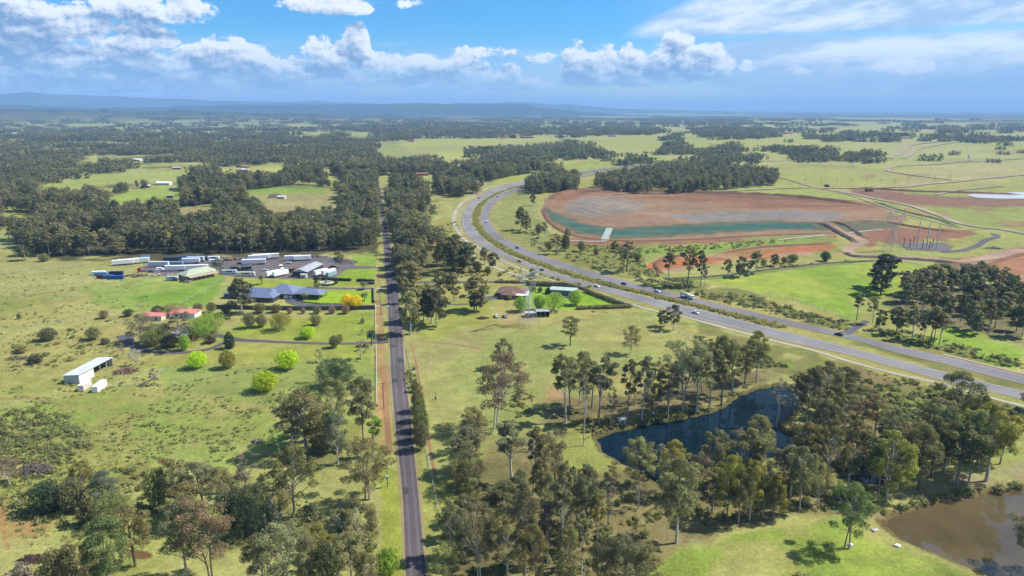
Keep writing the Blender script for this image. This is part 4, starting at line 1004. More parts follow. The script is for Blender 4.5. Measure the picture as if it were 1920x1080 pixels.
zone('along the southern shore of the pond', 'gums along the southern shore of the pond', [
 (1197,908,826,60,'r','olive'),(1197,954,884,36,'w','olive'),(1262,930,830,56,'r','yolive'),(1336,912,808,62,'r','olive'),(1396,915,806,78,'r','olive'),(1422,885,782,54,'r','olive'),(1482,930,838,72,'r','greygreen'),
 (1502,905,794,62,'r','olive'),(1548,912,798,62,'r','olive'),(1268,1018,858,90,'r','olive','tall gum tree with dark trunk on the pond shore beside the lawn'),(1362,978,855,50,'r','yolive'),(1384,982,880,44,'r','greygreen'),(1405,975,863,48,'r','yolive'),
 (1450,974,892,42,'r','yolive'),(1498,958,838,60,'r','greygreen'),(1310,935,846,44,'r','grey'),(1430,968,872,40,'r','greygreen'),(1240,905,832,36,'w','grey'),(1226,900,850,40,'r','olive'),(1335,960,880,40,'t','olive')])
zone('in the gum wood below the pond tip', 'gum wood below the pond tip', [
 (1119,1031,926,36,'t','yolive'),(1098,1012,876,72,'r','greygreen'),(1052,1063,872,54,'t','greygreen'),(1040,945,815,68,'s','brown'),(1150,930,868,40,'w','olive'),
 (1170,1120,1000,90,'r','greygreen'),(1208,1115,1022,66,'r','olive'),(1080,985,900,50,'r','olive'),(1140,985,905,44,'w','grey'),(1068,1010,925,40,'w','olive'),(1030,1000,892,50,'r','greygreen'),(1015,960,862,46,'r','olive'),(1060,1110,985,60,'r','olive'),(1090,1075,960,44,'t','olive'),(972,985,880,48,'r','greygreen'),(1125,1115,1010,56,'s','olive')], .88)
zone('standing alone on the lawn', None, [(1588,1029,908,86,'s','green','forked green tree alone on the lawn beside the muddy dam'),(1952,1092,958,92,'s','olive','olive gum branch crown leaning in over the dam at right'),(1500,1140,1085,60,'b','olive','low olive bush at the bottom edge of the lawn')])
zone('between the far lanes and the farm track', 'trees north of the motorway', [
 (1253,534,466,26,'T','olive'),(1289,537,460,30,'T','olive'),(1314,537,469,21,'T','dark'),(1321,538,502,13,'T','grey'),(1364,518,486,15,'R','olive'),(1386,520,481,23,'R','dark'),(1416,513,470,28,'T','olive'),
 (1451,499,476,19,'R','dark'),(1486,491,477,19,'d','green'),(1547,490,472,18,'d','deep'),(1406,508,488,16,'R','dark'),(1432,502,486,14,'R','olive'),(1470,494,482,12,'d','dark')])
zone('beside the bare dirt north of the track', None, [(1651,553,497,44,'R','pine','front one of two big dark trees in the green field'),(1661,541,478,48,'R','pine','rear taller one of two big dark trees in the green field')])
zone('on the south edge of the eastern grove', 'gums on the south edge of the eastern grove', [
 (1606,600,549,19,'T','olive'),(1636,607,556,22,'T','olive'),(1648,618,581,22,'R','dark'),(1680,626,574,28,'R','greygreen'),(1690,624,577,24,'R','olive'),(1710,637,574,28,'T','olive'),
 (1727,636,600,16,'T','olive'),(1731,640,580,18,'T','greygreen'),(1744,643,574,28,'T','olive'),(1750,644,585,20,'T','olive'),(1761,646,587,28,'T','olive'),(1699,552,508,24,'R','greygreen'),(1715,549,506,30,'R','olive')])
zone('by the roadside opposite the blue roofed house', 'gums on the right roadside near the side road', [
 (770,628,548,44,'R','olive'),(786,603,535,40,'R','olive'),(809,607,537,42,'R','greygreen'),(818,614,545,38,'R','dark'),(802,600,532,36,'R','olive'),(794,605,552,30,'R','olive'),(852,566,511,32,'R','olive'),(889,583,518,50,'R','olive'),
 (893,584,553,30,'R','dark'),(761,543,490,48,'R','olive'),(775,536,490,42,'R','olive'),(832,548,508,36,'R','olive'),(760,570,520,20,'R','olive')])
zone('beside the footpath left of the motorway', 'trees by the footpath left of the motorway', [
 (855,512,440,46,'R','dark'),(880,510,455,38,'R','dark'),(908,496,464,18,'R','olive'),(924,508,474,22,'R','dark'),(838,498,445,36,'R','olive'),(868,505,478,24,'d','dark'),(895,510,490,16,'d','dark'),(820,500,470,20,'R','olive'),(998,517,502,11,'d','yolive','small round olive tree on the verge behind the lattice pylon'),(915,515,500,12,'d','dark')])
zone('inside the motorway curve', 'trees inside the motorway curve', [
 (977,432,388,24,'R','olive'),(999,386,364,11,'R','dark'),(1022,447,416,14,'T','grey'),(1046,476,438,22,'T','olive'),(1060,470,440,18,'d','dark'),(1175,509,452,30,'T','olive'),(1152,500,450,22,'T','olive'),(1168,512,462,18,'T','greygreen'),(988,436,402,18,'R','olive'),(1030,470,452,14,'d','olive'),(1064,455,428,14,'T','grey'),(1010,440,420,12,'d','dark'),(1090,472,452,14,'d','olive'),(1195,490,474,14,'d','dark'),(1118,478,465,10,'d','olive')])
zone('in the left pasture', 'bushes dotted over the left pasture', [
 (195,597,582,16,'d','olive','small mop-headed tree beside the pasture fence line'),(241,593,580,18,'d','dark','round dark tree beside the track behind the salmon roofed shed'),(90,638,616,30,'d','dark','larger dark round tree near the pasture fence'),(176,637,614,25,'d','olive','olive round tree right of the larger dark pasture tree'),
 (67,681,664,25,'b','dark','dark bush beside the pile of grey logs'),(40,662,648,18,'b','olive'),(197,645,634,14,'b','grey'),(48,488,460,22,'R','dark','small tree in front of the wood at far left'),(84,490,476,16,'b','olive','low bush at the foot of the far left wood'),(36,598,588,7,'b','olive')])
zone('in the garden round the old farmhouse', 'garden trees round the old farmhouse', [
 (265,643,590,52,'r','greygreen'),(300,642,608,42,'d','green'),(341,655,588,58,'w','grey'),(374,634,596,46,'d','bright'),(398,624,585,44,'d','bright'),(347,657,628,19,'d','bright'),(395,643,629,22,'b','dark'),
 (297,590,574,22,'d','dark'),(325,590,571,48,'d','olive'),(283,650,622,30,'d','green'),(318,650,628,30,'d','dark'),(228,668,642,16,'w','grey'),(258,685,654,22,'w','lavender'),(290,721,692,23,'w','grey'),(312,640,606,24,'r','greygreen')])
zone('on the mown lawn beside the driveway', 'garden trees on the mown lawns', [
 (431,653,620,22,'c','deep','dark pointed cypress standing beside the driveway'),(428,690,658,28,'d','yolive','olive round tree right of the lime tree below the driveway'),(370,690,660,35,'l','lime'),(577,634,613,27,'l','lime'),(540,692,659,41,'l','lime'),(497,733,698,47,'l','lime'),
 (468,615,587,22,'d','greygreen'),(491,613,590,20,'d','olive'),(526,619,587,38,'d','yolive','mottled gold and olive tree in the middle of the lawn'),(592,610,590,20,'d','olive'),(627,652,630,18,'d','green','green round bush on the driveway edge, the bigger of two'),(637,642,627,13,'b','olive'),
 (680,606,596,8,'b','olive'),(679,627,617,7,'w','grey'),(697,648,616,18,'p','deep','drooping dark palm beside the driveway gate'),(677,674,638,28,'w','grey'),(600,679,655,17,'w','grey'),(630,726,674,68,'d','deep','very large dark green domed tree beside the road paddock')])
zone('along the grey boundary wall', 'small trees along the boundary wall', [
 (544,588,577,10,'d','rust'),(569,588,577,9,'d','rust'),(595,588,575,15,'d','olive'),(623,588,575,14,'d','rust'),(648,588,573,15,'d','rust'),(487,587,569,22,'d','olive'),(517,586,571,20,'d','olive'),(372,584,569,18,'d','olive'),(397,586,567,18,'d','olive'),(425,588,570,18,'d','dark'),
 (454,590,523,48,'R','dark','tall dark gum tree in front of the blue roofed house'),(652,578,552,24,'d','yellow','left one of two golden yellow trees beside the lawn'),(668,579,555,24,'d','yellow','right one of two golden yellow trees beside the lawn')])
zone('in the blue roofed house grounds', 'palms round the blue roofed house', [
 (492,533,512,13,'p','olive'),(570,563,548,13,'p','green'),(596,544,529,15,'p','green'),(684,543,528,13,'p','green'),(684,564,547,15,'p','green'),(410,512,486,24,'R','grey','grey open tree beside the pale green roof'),(637,502,470,22,'R','olive','olive gum tree on the east side of the truck yard')])
zone('beside the brown roofed house', 'garden trees beside the brown roofed house', [
 (977,584,557,26,'d','bright'),(1011,581,554,21,'d','bright'),(1040,583,549,38,'d','bright'),(1079,572,545,26,'d','bright'),(999,546,535,13,'b','dark'),(1013,548,538,9,'b','dark'),(1028,550,540,13,'b','deep'),(940,560,551,12,'b','dark'),(955,562,553,10,'b','olive')])
# groves with too many alike to single out: every tree still a thing of its own
def inside(px, py, poly):
    return bool(poly_sd(np.array([px], float), np.array([py], float), poly)[0] < 0)
def grove(poly, n, H, kinds, tints, label, group, mind=6.0, seed=1):
    rg = random.Random(seed); P_ = np.array(poly, float); pts = []; tries = 0
    while len(pts) < n and tries < n*60:
        tries += 1; x, y = rg.uniform(P_[:, 0].min(), P_[:, 0].max()), rg.uniform(P_[:, 1].min(), P_[:, 1].max())
        if not inside(x, y, poly): continue
        p = gp(x, y)
        if any((p-q).length < mind for q in pts): continue
        pts.append(p); h = H*rg.uniform(.75, 1.15)
        k = rg.choice(kinds); e = plant(p.x, p.y, p.z, k, h, h*rg.uniform(.42, .6)*(1.1 if k in 'rR' else .8), rg.choice(tints))
        tag(e, label, 'tree', group)
    return pts
IND = []
IND += grove([(1690,560),(1740,540),(1800,530),(1860,535),(1930,560),(1930,632),(1860,645),(1800,612),(1730,604),(1700,590)], 58, 17, 'RRT', ('olive','greygreen','greygreen','dark'), 'grey-green gum tree inside the dense grove right of the green field', 'gums of the eastern grove', 6, 3)
IND += grove([(60,478),(90,468),(250,467),(420,467),(560,464),(704,458),(704,466),(560,472),(420,474),(250,477),(80,482)], 40, 20, 'RRRT', ('olive','greygreen','dark','olive'), 'front row gum tree of the long dark wood behind the truck yard', 'front row of the wood behind the truck yard', 9, 4)
IND += grove([(736,470),(760,460),(800,470),(800,505),(770,520),(742,510)], 16, 16, 'RR', ('olive','dark','greygreen'), 'olive gum tree crowding the right verge of the far rural road', 'gums crowding the far rural road', 7, 5)
# ------------------------------------------------------------------ stuff: scattered by geometry nodes
def scatter(name, pts, protos, label=None):
    """pts: (x, y, z, scale xy, scale z, rotation, index)"""
    a = np.array(pts, np.float32); n = len(a)
    c = bpy.data.collections.new(name+'_kinds')
    for i, me in enumerate(protos):
        o = bpy.data.objects.new(f'{name}_kind_{chr(97+i)}', me); c.objects.link(o)
    me = bpy.data.meshes.new(name); me.vertices.add(n); me.vertices.foreach_set('co', a[:, :3].ravel())
    for nm, ty, v, f in (('rot', 'FLOAT', a[:, 5], 'value'), ('idx', 'INT', a[:, 6].astype(np.int32), 'value'), ('scl', 'FLOAT_VECTOR', np.stack([a[:, 3], a[:, 3], a[:, 4]], 1).ravel(), 'vector')):
        at = me.attributes.new(nm, ty, 'POINT'); at.data.foreach_set(f, np.ascontiguousarray(v))
    o = bpy.data.objects.new(name, me); link(o); tag(o, label, None, None, 'stuff')
    g = bpy.data.node_groups.new(name, 'GeometryNodeTree')
    g.interface.new_socket('Geometry', in_out='INPUT', socket_type='NodeSocketGeometry'); g.interface.new_socket('Geometry', in_out='OUTPUT', socket_type='NodeSocketGeometry')
    N = g.nodes.new; gi, go = N('NodeGroupInput'), N('NodeGroupOutput'); ip = N('GeometryNodeInstanceOnPoints'); ci = N('GeometryNodeCollectionInfo')
    ci.inputs['Collection'].default_value = c; ci.inputs['Separate Children'].default_value = True; ci.inputs['Reset Children'].default_value = True
    def attr(nm, ty):
        x = N('GeometryNodeInputNamedAttribute'); x.data_type = ty; x.inputs['Name'].default_value = nm; return x.outputs['Attribute']
    L = g.links.new
    L(gi.outputs[0], ip.inputs['Points']); L(ci.outputs[0], ip.inputs['Instance']); ip.inputs['Pick Instance'].default_value = True
    L(attr('idx', 'INT'), ip.inputs['Instance Index']); L(attr('scl', 'FLOAT_VECTOR'), ip.inputs['Scale'])
    cx = N('ShaderNodeCombineXYZ'); L(attr('rot', 'FLOAT'), cx.inputs[2]); e2r = N('FunctionNodeEulerToRotation'); L(cx.outputs[0], e2r.inputs[0]); L(e2r.outputs[0], ip.inputs['Rotation'])
    L(ip.outputs[0], go.inputs[0])
    md = o.modifiers.new('scatter', 'NODES'); md.node_group = g
    return o
def joined(parts, bark=None):
    """one mesh from (trunk MB or None, quads, tints) with leaf and bark materials"""
    pass
def low_tree(seed, H, Wd, n, size, lumps=9, base=.25, mats=None, trees=1, spread=0):
    rng = np.random.default_rng(seed); cen, rad = [], []; tb = MB()
    for t in range(trees):
        ox, oy = (rng.uniform(-spread, spread), rng.uniform(-spread, spread)) if trees > 1 else (0, 0); h = H*rng.uniform(.75, 1.1); w = Wd*rng.uniform(.8, 1.2)
        tb.tube([(ox, oy, -1), (ox+rng.normal()*.4, oy+rng.normal()*.4, h*.8)], [.34, .16], 5)
        for i in range(lumps):
            f = (i+.5)/lumps; z = base+(1-base)*f; pr = math.sqrt(max(.05, 1-((f-.45)/.62)**2)); th = i*2.4+rng.random(); rho = w/2*pr*(.3+.5*rng.random())
            cen.append((ox+math.cos(th)*rho, oy+math.sin(th)*rho, h*z-.05*h)); rad.append(w*.2*(.75+.5*rng.random()))
    q, t = cards(rng, cen, rad, n, size, .75, shell=.5, jit=.16)
    nv = len(tb.v); V = np.concatenate([np.array(tb.v), q.reshape(-1, 3)]); me = bpy.data.meshes.new('woodland_kind')
    fs = [f for f in tb.f]+[tuple(nv+4*i+k for k in range(4)) for i in range(len(q))]
    me.from_pydata(V.tolist(), [], fs); me.materials.append(mats[0]); me.materials.append(mats[1])
    mi = np.zeros(len(fs), np.int32); mi[:len(tb.f)] = 1; me.polygons.foreach_set('material_index', mi)
    at = me.attributes.new('tint', 'FLOAT', 'POINT'); tt = np.ones(len(V), np.float32); tt[nv:] = np.repeat(t, 4); at.data.foreach_set('value', tt); me.update(); return me
def tuft(seed, r, h, n, size, m):
    rng = np.random.default_rng(seed); cen = [(rng.normal()*r*.5, rng.normal()*r*.5, h*rng.uniform(.2, .7)) for _ in range(6)]
    return crown_mesh('tuft_kind', [cards(rng, cen, [r*.5]*6, n, size, h/r if h < r else 1, shell=.2, jit=.15)], m)
BARKW = mat('woodland_bark', (.16,.145,.12), .9, amt=.3)
wm = (LEAF_WOOD, BARKW)
WOOD = [low_tree(200+i, 18, w, 900, 1.1, lu, b, wm) for i, (w, b, lu) in enumerate(((14,.30,17),(12,.36,14),(15,.26,20),(9.5,.42,11),(13,.32,15)))]
WOOD += [low_tree(220+i, 16, 11, 1100, 2.2, 6, .12, wm, trees=11, spread=19) for i in range(4)]
FOREST = [  # outlines of the canopy as seen in the photograph
 [(20,440),(40,410),(200,392),(480,388),(705,392),(705,448),(560,452),(420,454),(250,458),(80,462)],
 [(-250,268),(-250,425),(60,412),(120,385),(250,390),(400,392),(705,395),(705,258),(300,262)],
 [(724,345),(742,338),(795,342),(802,352),(792,363),(732,364)],[(728,367),(800,368),(814,395),(800,422),(760,430),(733,420)],[(737,428),(790,424),(812,446),(818,470),(775,495),(743,500)],[(800,440),(826,440),(842,462),(880,472),(878,488),(822,482)],
 [(833,297),(890,277),(983,267),(1083,263),(1167,283),(1233,283),(1233,298),(1147,305),(1067,309),(993,317),(950,323),(920,333),(893,333),(833,320),(733,325),(700,330),(700,300),(767,293)],
 [(807,333),(873,323),(900,327),(910,350),(867,360),(813,353)],
 [(986,340),(1080,329),(1085,347),(993,354)],
 [(1118,325),(1200,316),(1256,298),(1331,302),(1406,310),(1459,322),(1459,337),(1350,346),(1275,352),(1200,352),(1118,343)],
 [(1297,240),(1425,238),(1474,248),(1440,256),(1350,259),(1305,253)],[(1421,277),(1485,273),(1567,275),(1564,284),(1462,283)],
 [(1480,286),(1560,284),(1575,294),(1492,300)],[(1586,281),(1639,283),(1642,302),(1590,298)],[(1200,272),(1275,246),(1297,283),(1380,265),(1387,297),(1350,300),(1222,298)],
 [(1391,288),(1425,288),(1425,298),(1397,300)],[(1815,258),(1880,256),(1880,263),(1818,265)],
 [(700,235),(1000,228),(1150,234),(1150,250),(1050,256),(900,258),(700,262)],[(1150,232),(1240,236),(1235,252),(1160,252)],
 [(1210,220),(1420,226),(1440,236),(1300,238),(1200,232)],[(1680,226),(1760,228),(1755,236),(1690,236)],[(1760,238),(1812,240),(1812,248),(1762,248)],[(1545,252),(1605,250),(1600,262),(1550,263)],[(700,335),(712,340),(700,392),(690,380)]]
CLEAR = [[(50,356),(113,337),(167,328),(287,321),(360,313),(362,327),(293,338),(233,344),(187,349),(143,359),(83,359)],[(175,380),(250,358),(333,345),(345,368),(307,379),(233,385)],
 [(408,317),(460,308),(530,310),(535,322),(493,325),(415,327)],[(445,361),(560,345),(620,352),(640,365),(640,392),(567,392),(517,402),(480,395),(500,377),(463,374)],[(330,388),(402,388),(402,409),(333,405)],[(155,304),(180,281),(189,300),(170,309)],
 [(-30,396),(60,398),(65,418),(33,415),(-20,407)],[(735,271),(787,260),(883,260),(933,260),(1035,258),(1060,264),(933,270),(833,275),(767,279)],[(805,288),(883,281),(882,298),(825,299)],[(1100,270),(1167,255),(1240,253),(1240,281),(1150,281),(1120,275)],
 [(705,330),(730,330),(735,470),(706,470)],[(580,323),(642,331),(642,344),(605,335)],[(272,337),(335,335),(335,351),(275,351)]]
ptsW = []; rw = np.random.default_rng(5)
def wood_row(pyrow, xs, single):
    gx_, gy_, gz_ = gpv(xs, np.full(xs.shape, pyrow)); return gx_, gy_, gz_
r = 470.0; cand = []
while r < 9000:
    big_ = r > 1350
    st = (8.4 if not big_ else max(33, r*.016)); dr = st*(1.0 if not big_ else max(1.3, r*r/120/1280*.75/st*1.3))
    th = np.arange(-.68, .68, st/r); th = th+rw.uniform(-.45, .45, th.shape)*st/r; rj = r+rw.uniform(-.5, .5, th.shape)*dr
    cand.append(np.stack([rj*np.sin(th), rj*np.cos(th), np.full(th.shape, float(big_)), rj], 1)); r += dr
cand = np.concatenate(cand); cz = terrain(cand[:, 0], cand[:, 1])
cx_, cy_, _ = project(cand[:, 0], cand[:, 1], cz+9.0)
keep = np.zeros(len(cand), bool)
for p in FOREST: keep |= poly_sd(cx_, cy_, p) < 0
tx_, ty_, _ = project(cand[:, 0], cand[:, 1], cz+17.0); bx_, by_, _ = project(cand[:, 0], cand[:, 1], cz)
incl = np.zeros(len(cand), bool)
half = np.zeros(len(cand), bool)
for p in CLEAR: incl |= (poly_sd(cx_, cy_, p) < 0) | (poly_sd(bx_, by_, p) < 0); half |= poly_sd(tx_, ty_, p) < 0
keep &= ~incl
# loose country timber beyond the outlined woods
ff = fbm(cand[:, 0]/520+3, cand[:, 1]/520, 31, 4); f2 = vnoise(cand[:, 0]/70, cand[:, 1]/70, 90)
dens_l = np.interp(cx_, [0, 700, 1000, 1300, 2000], [.66, .60, .42, .18, .07])
loose = (cy_ < 262) & (cy_ > 205) & (ff > .62-dens_l*.36) & (f2 > .25)
loose &= ~incl
thin = (cy_ >= 262) & (cy_ < 345) & (cx_ < 705) & (f2 > .82)
thin |= (cy_ >= 230) & (cy_ < 300) & (cx_ > 1200) & (f2 > .80) & (rw.random(len(cand)) > .60)
keep |= loose | thin
gap = (fbm(cand[:, 0]/55, cand[:, 1]/55, 73, 3) < .40) | (rw.random(len(cand)) < .06)
keep &= ~(gap & (cand[:, 2] == 0))
keep &= ~((cand[:, 2] == 1) & (fbm(cand[:, 0]/150, cand[:, 1]/150, 72, 3) < .36))
taken = np.array([(p.x, p.y) for p in IND]) if IND else np.zeros((0, 2))
for i in np.nonzero(keep)[0]:
    x, y = cand[i, :2]
    if cand[i, 3] < 700 and len(taken) and np.min(np.hypot(taken[:, 0]-x, taken[:, 1]-y)) < 5: continue
    s = rw.uniform(.7, 1.3)*(.62 if half[i] else 1.); rot = rw.uniform(0, 6.28)
    if cand[i, 2]:
        k = max(1., cand[i, 3]/2600); ptsW.append((x, y, cz[i]-.3, s*k, s*min(k, 1.25)*.85, rot, 5+rw.integers(4)))
    else:
        if cx_[i] > 1110 and cx_[i] < 1460 and cy_[i] > 295: s *= .8
        ptsW.append((x, y, cz[i]-.2, s, s*rw.uniform(.9, 1.15), rot, rw.integers(5)))
scatter('woodland', ptsW, WOOD)
# scrub, tussocks, median planting
SCRUB = [tuft(300+i, 1.5, 1.2, 190, .42, LEAF_SCRUB) for i in range(4)]; TUSS = [tuft(320+i, .8, .5, 60, .36, LEAF_TUSS) for i in range(3)]; MEDK = [tuft(340+i, 1.0, .9, 90, .45, LEAF_MED) for i in range(3)]
def fill(polys, per, seed, smin, smax, spot=None, nk=4, sq=1.):
    rg = np.random.default_rng(seed); out = []
    for poly, n in polys:
        P_ = np.array(poly, float); m = n*3
        x = rg.uniform(P_[:, 0].min(), P_[:, 0].max(), m); y = rg.uniform(P_[:, 1].min(), P_[:, 1].max(), m)
        ok = poly_sd(x, y, P_) < 0; x, y = x[ok], y[ok]
        X_, Y_, Z_ = gpv(x, y)
        if spot is not None: k = fbm(X_/14, Y_/14, 99, 3) > spot; X_, Y_, Z_ = X_[k], Y_[k], Z_[k]
        for a, b, c in list(zip(X_, Y_, Z_))[:n]:
            s = smin+(smax-smin)*rg.random()**2; out.append((a, b, c-.1, s, s*sq*rg.uniform(.8, 1.2), rg.uniform(0, 6.28), rg.integers(nk)))
    return out
scatter('roadside_scrub', fill([
 ([(1310,630),(1420,660),(1480,690),(1420,690),(1340,660),(1300,640)], 240),([(1480,700),(1580,700),(1700,735),(1760,790),(1660,790),(1560,760),(1500,730)], 330),([(1600,690),(1700,712),(1920,768),(1920,800),(1780,770)], 150),
 ([(1290,545),(1400,552),(1500,583),(1590,606),(1590,622),(1450,590),(1320,560)], 420),([(960,430),(1020,430),(1060,470),(1200,480),(1240,525),(1290,540),(1130,510),(1000,465)], 420),([(1180,525),(1300,522),(1300,545),(1230,540)], 120),
 ([(1070,460),(1280,462),(1400,452),(1480,452),(1380,466),(1200,476),(1100,472)], 260),([(1640,608),(1780,640),(1920,678),(1920,697),(1768,659),(1650,632)], 260),([(0,770),(120,770),(170,840),(140,870),(0,870)], 330),
 ([(0,870),(60,880),(220,880),(320,900),(300,980),(120,990),(0,960)], 240),([(420,900),(520,890),(600,960),(700,990),(700,1070),(560,1040),(420,1030)], 260),([(930,515),(985,528),(1130,545),(1110,538),(1000,512),(960,502)], 60),
 ([(840,470),(900,500),(960,525),(900,528),(850,520)], 90),([(800,440),(850,410),(870,440),(860,470),(810,470)], 120),([(1060,780),(1160,790),(1310,760),(1400,720),(1400,740),(1340,770),(1180,802),(1100,830)], 150),
 ([(1650,965),(1700,945),(1800,920),(1920,905),(1920,912),(1850,919),(1760,938),(1690,958)], 110),([(1280,900),(1600,912),(1680,930),(1600,960),(1460,960),(1300,990)], 120),([(1310,500),(1640,487),(1640,491),(1320,516)], 60),
 ([(766,690),(776,690),(790,760),(780,770)], 46),([(860,940),(1160,900),(1260,960),(1140,1080),(880,1080)], 160),([(930,730),(1000,740),(1000,780),(950,785)], 30),([(150,680),(210,600),(30,640),(20,700)], 60)], 1, 8, .35, 1.5), SCRUB)
scatter('pasture_tussocks', fill([([(0,600),(230,640),(330,700),(460,740),(520,800),(500,880),(330,860),(160,900),(0,960)], 2100),([(0,500),(220,520),(330,590),(230,620),(0,600)], 500),([(300,690),(700,690),(640,760),(520,820),(380,740)], 500),([(20,960),(220,980),(300,1060),(60,1060)], 160)], 1, 9, .35, 1.5, .42, 3), TUSS)
med = []
rgm = np.random.default_rng(3)
ma = resample(np.array(gpv(*np.array(NC_R, float).T)).T[:, :2], 1500); mb_ = resample(np.array(gpv(*np.array(FC_L, float).T)).T[:, :2], 1500)
for i in range(1500):
    xx, yy, _ = project(*((ma[i]+mb_[i])/2), 0.)
    if xx > 1468 and yy > 600: continue
    w = np.linalg.norm(ma[i]-mb_[i]); dist = np.hypot(*ma[i])
    for _ in range(3 if dist < 900 else 1):
        t = .5+rgm.normal()*.15; p = ma[i]*(1-t)+mb_[i]*t; s = rgm.uniform(.5, 1.5)*(1 if w > 6 else .6); med.append((p[0], p[1], float(terrain(*p))-.05, s, s*rgm.uniform(.7, 1.3), rgm.uniform(0, 6.28), rgm.integers(3)))
scatter('median_planting', med, MEDK)
# ------------------------------------------------------------------ buildings, vehicles, poles
def frame(a, b):
    A_, B_ = gp(*a), gp(*b); d = (B_-A_); rz = math.atan2(d.y, d.x); return A_, math.hypot(d.x, d.y), rz
def thing(name, label, cat, loc, rz=0., group=None):
    return tag(empty(name, loc, rz), label, cat, group)
ROOFC = dict(blue=C(128,142,172,.6), grey=C(176,180,184,.72), dgrey=C(110,112,114,.55), pale=C(206,212,206,.6), green=C(196,206,176,.6), salmon=C(232,150,138,.62), terra=C(176,104,80,.6), brown=C(142,108,90,.6), white=C(236,238,240,.7), ltgreen=C(198,220,208,.62), red=C(190,84,70,.6))
WALLC = dict(cream=C(232,224,200,.6), white=C(236,236,232,.7), brick=C(150,92,66,.55), grey=C(150,148,140,.5), stone=C(196,176,148,.55), dark=C(84,82,80,.5), pale=C(206,212,216,.65), tan=C(210,178,140,.55))
def windows(parent, specs, h0=.9, h1=2.1):
    """specs: (x0, x1, y, facing) facing 'f' front wall at y, 's' side wall at x"""
    for (u0, u1, v, side) in specs:
        mb, fr = MB(), MB()
        if side == 'f': mb.box(u0, u1, v-.05, v+.05, h0, h1); fr.box(u0-.08, u1+.08, v-.09, v-.055, h0-.1, h0-.004)
        else: mb.box(v-.05, v+.05, u0, u1, h0, h1); fr.box(v+.055, v+.09, u0-.08, u1+.08, h0-.1, h0-.004)
        w = mb.build('window', GLASS, parent); fr.build('sill', WHITE, w)
def house(name, label, cat, a, b, blocks, roof, wall, wins=(), doors=(), group=None, garage=None, extra=None, zoff=0.):
    """blocks: (x0, x1, y0, y1, eave, rise, gable) in metres from the near left corner; x runs a->b"""
    A_, L, rz = frame(a, b); e = thing(name, label, cat, A_, rz, group)
    for i, (x0, x1, y0, y1, ev, rise, gab, over) in enumerate(blocks):
        mb = MB().box(x0, x1, y0, y1, -.6, ev-.19+i*.004)
        if gab:
            zr = ev+rise-.12
            if x1-x0 >= y1-y0:
                for xx, sg in ((x0+.004, 0), (x1-.004, 1)): mb.add([(xx, y0, ev-.2), (xx, y1, ev-.2), (xx, (y0+y1)/2, zr)], [(0, 2, 1) if not sg else (0, 1, 2)])
            else:
                for yy, sg in ((y0+.004, 1), (y1-.004, 0)): mb.add([(x0, yy, ev-.2), (x1, yy, ev-.2), ((x0+x1)/2, yy, zr)], [(0, 2, 1) if not sg else (0, 1, 2)])
        mb.build('wall', WALL, e, WALLC[wall])
        MB().hip(x0, x1, y0, y1, ev+i*.006, rise, over, gab).build('roof', RIBBED, e, ROOFC[roof])
    windows(e, wins)
    for (x0, x1, y) in doors: MB().box(x0, x1, y-.06, y+.04, 0, 2.1).build('door', PAINT, e, (.10, .08, .06))
    if garage:
        for (x0, x1, y) in garage: MB().box(x0, x1, y-.06, y+.04, 0, 2.4).build('garage_door', RIBBED, e, WALLC['white'])
    if extra: extra(e)
    return e
# the big blue roofed house
def blue_extra(e):
    for x in (41, 49, 57.5):
        for y in (10.2, 20.8): MB().box(x-.2, x+.2, y-.2, y+.2, -.3, 3.4).build('carport_post', WALL, e, WALLC['stone'])
    MB().hip(40, 58, 10, 21, 3.65, 2.4, .7).build('carport_roof', RIBBED, e, ROOFC['blue'])
    MB().box(8, 19, 17.3, 22, -.5, .35).build('patio', WALL, e, WALLC['pale'])
house('large_house', 'large grey house with sprawling blue hipped roofs and carport', 'house', (430,563), (520,567),
      [(-6,30,4,15,3.2,3.4,False,.8),(20,40,9,25,3.5,4.6,False,.8),(15,31,-1,9,3.3,2.8,False,.7)], 'blue', 'dark',
      [(-4,-1,4,'f'),(2,5,4,'f'),(8,12,4,'f'),(17,20,-1,'f'),(22.5,26,-1,'f'),(28,30,-1,'f')], [(26.6,27.8,-1)], None, [(33,36.4,9),(36.9,39.5,9)], blue_extra)
def green_extra(e):
    for i in range(7): MB().box(1.5+i*3.3, 1.75+i*3.3, -5.5, -5.25, -.3, 2.75).build('verandah_post', WALL, e, WALLC['tan'])
    mb = MB(); mb.add([(0,-6,2.75),(22.5,-6,2.75),(22.5,-.35,3.2),(0,-.35,3.2),(0,-6,2.62),(22.5,-6,2.62),(22.5,-.35,3.07),(0,-.35,3.07)], [(0,1,2,3),(7,6,5,4),(0,4,5,1),(1,5,6,2),(2,6,7,3),(3,7,4,0)]); mb.build('verandah_roof', RIBBED, e, C(214,196,168,.55))
house('farm_office', 'long building with pale green hipped roof and open verandah', 'house', (350,526), (401,516), [(0,24,0,11,3.4,3.2,False,.9)], 'green', 'tan', [(3,6,0,'f'),(9,12,0,'f'),(15,18,0,'f')], [(7,8,0)], None, None, green_extra)
def shed_door(x0, x1, y): return lambda e: MB().box(x0, x1, y-.08, y+.04, 0, 2.6).build('roller_door', RIBBED, e, WALLC['pale'])
house('garden_shed', 'cream shed with salmon pink roof, left of the two', 'shed', (265,601), (299,602), [(0,12.5,0,7.5,3,1.0,True,.25)], 'salmon', 'cream', [(8.6,10,0,'f')], [(2,3,0)], None, None, None)
house('garden_shed', 'cream building with salmon pink roof partly hidden by trees', 'shed', (318,597), (358,597), [(0,15,0,9,3,1.6,True,.3)], 'salmon', 'white', [(3,5,0,'f'),(9,11,0,'f')], [(6.5,7.5,0)])
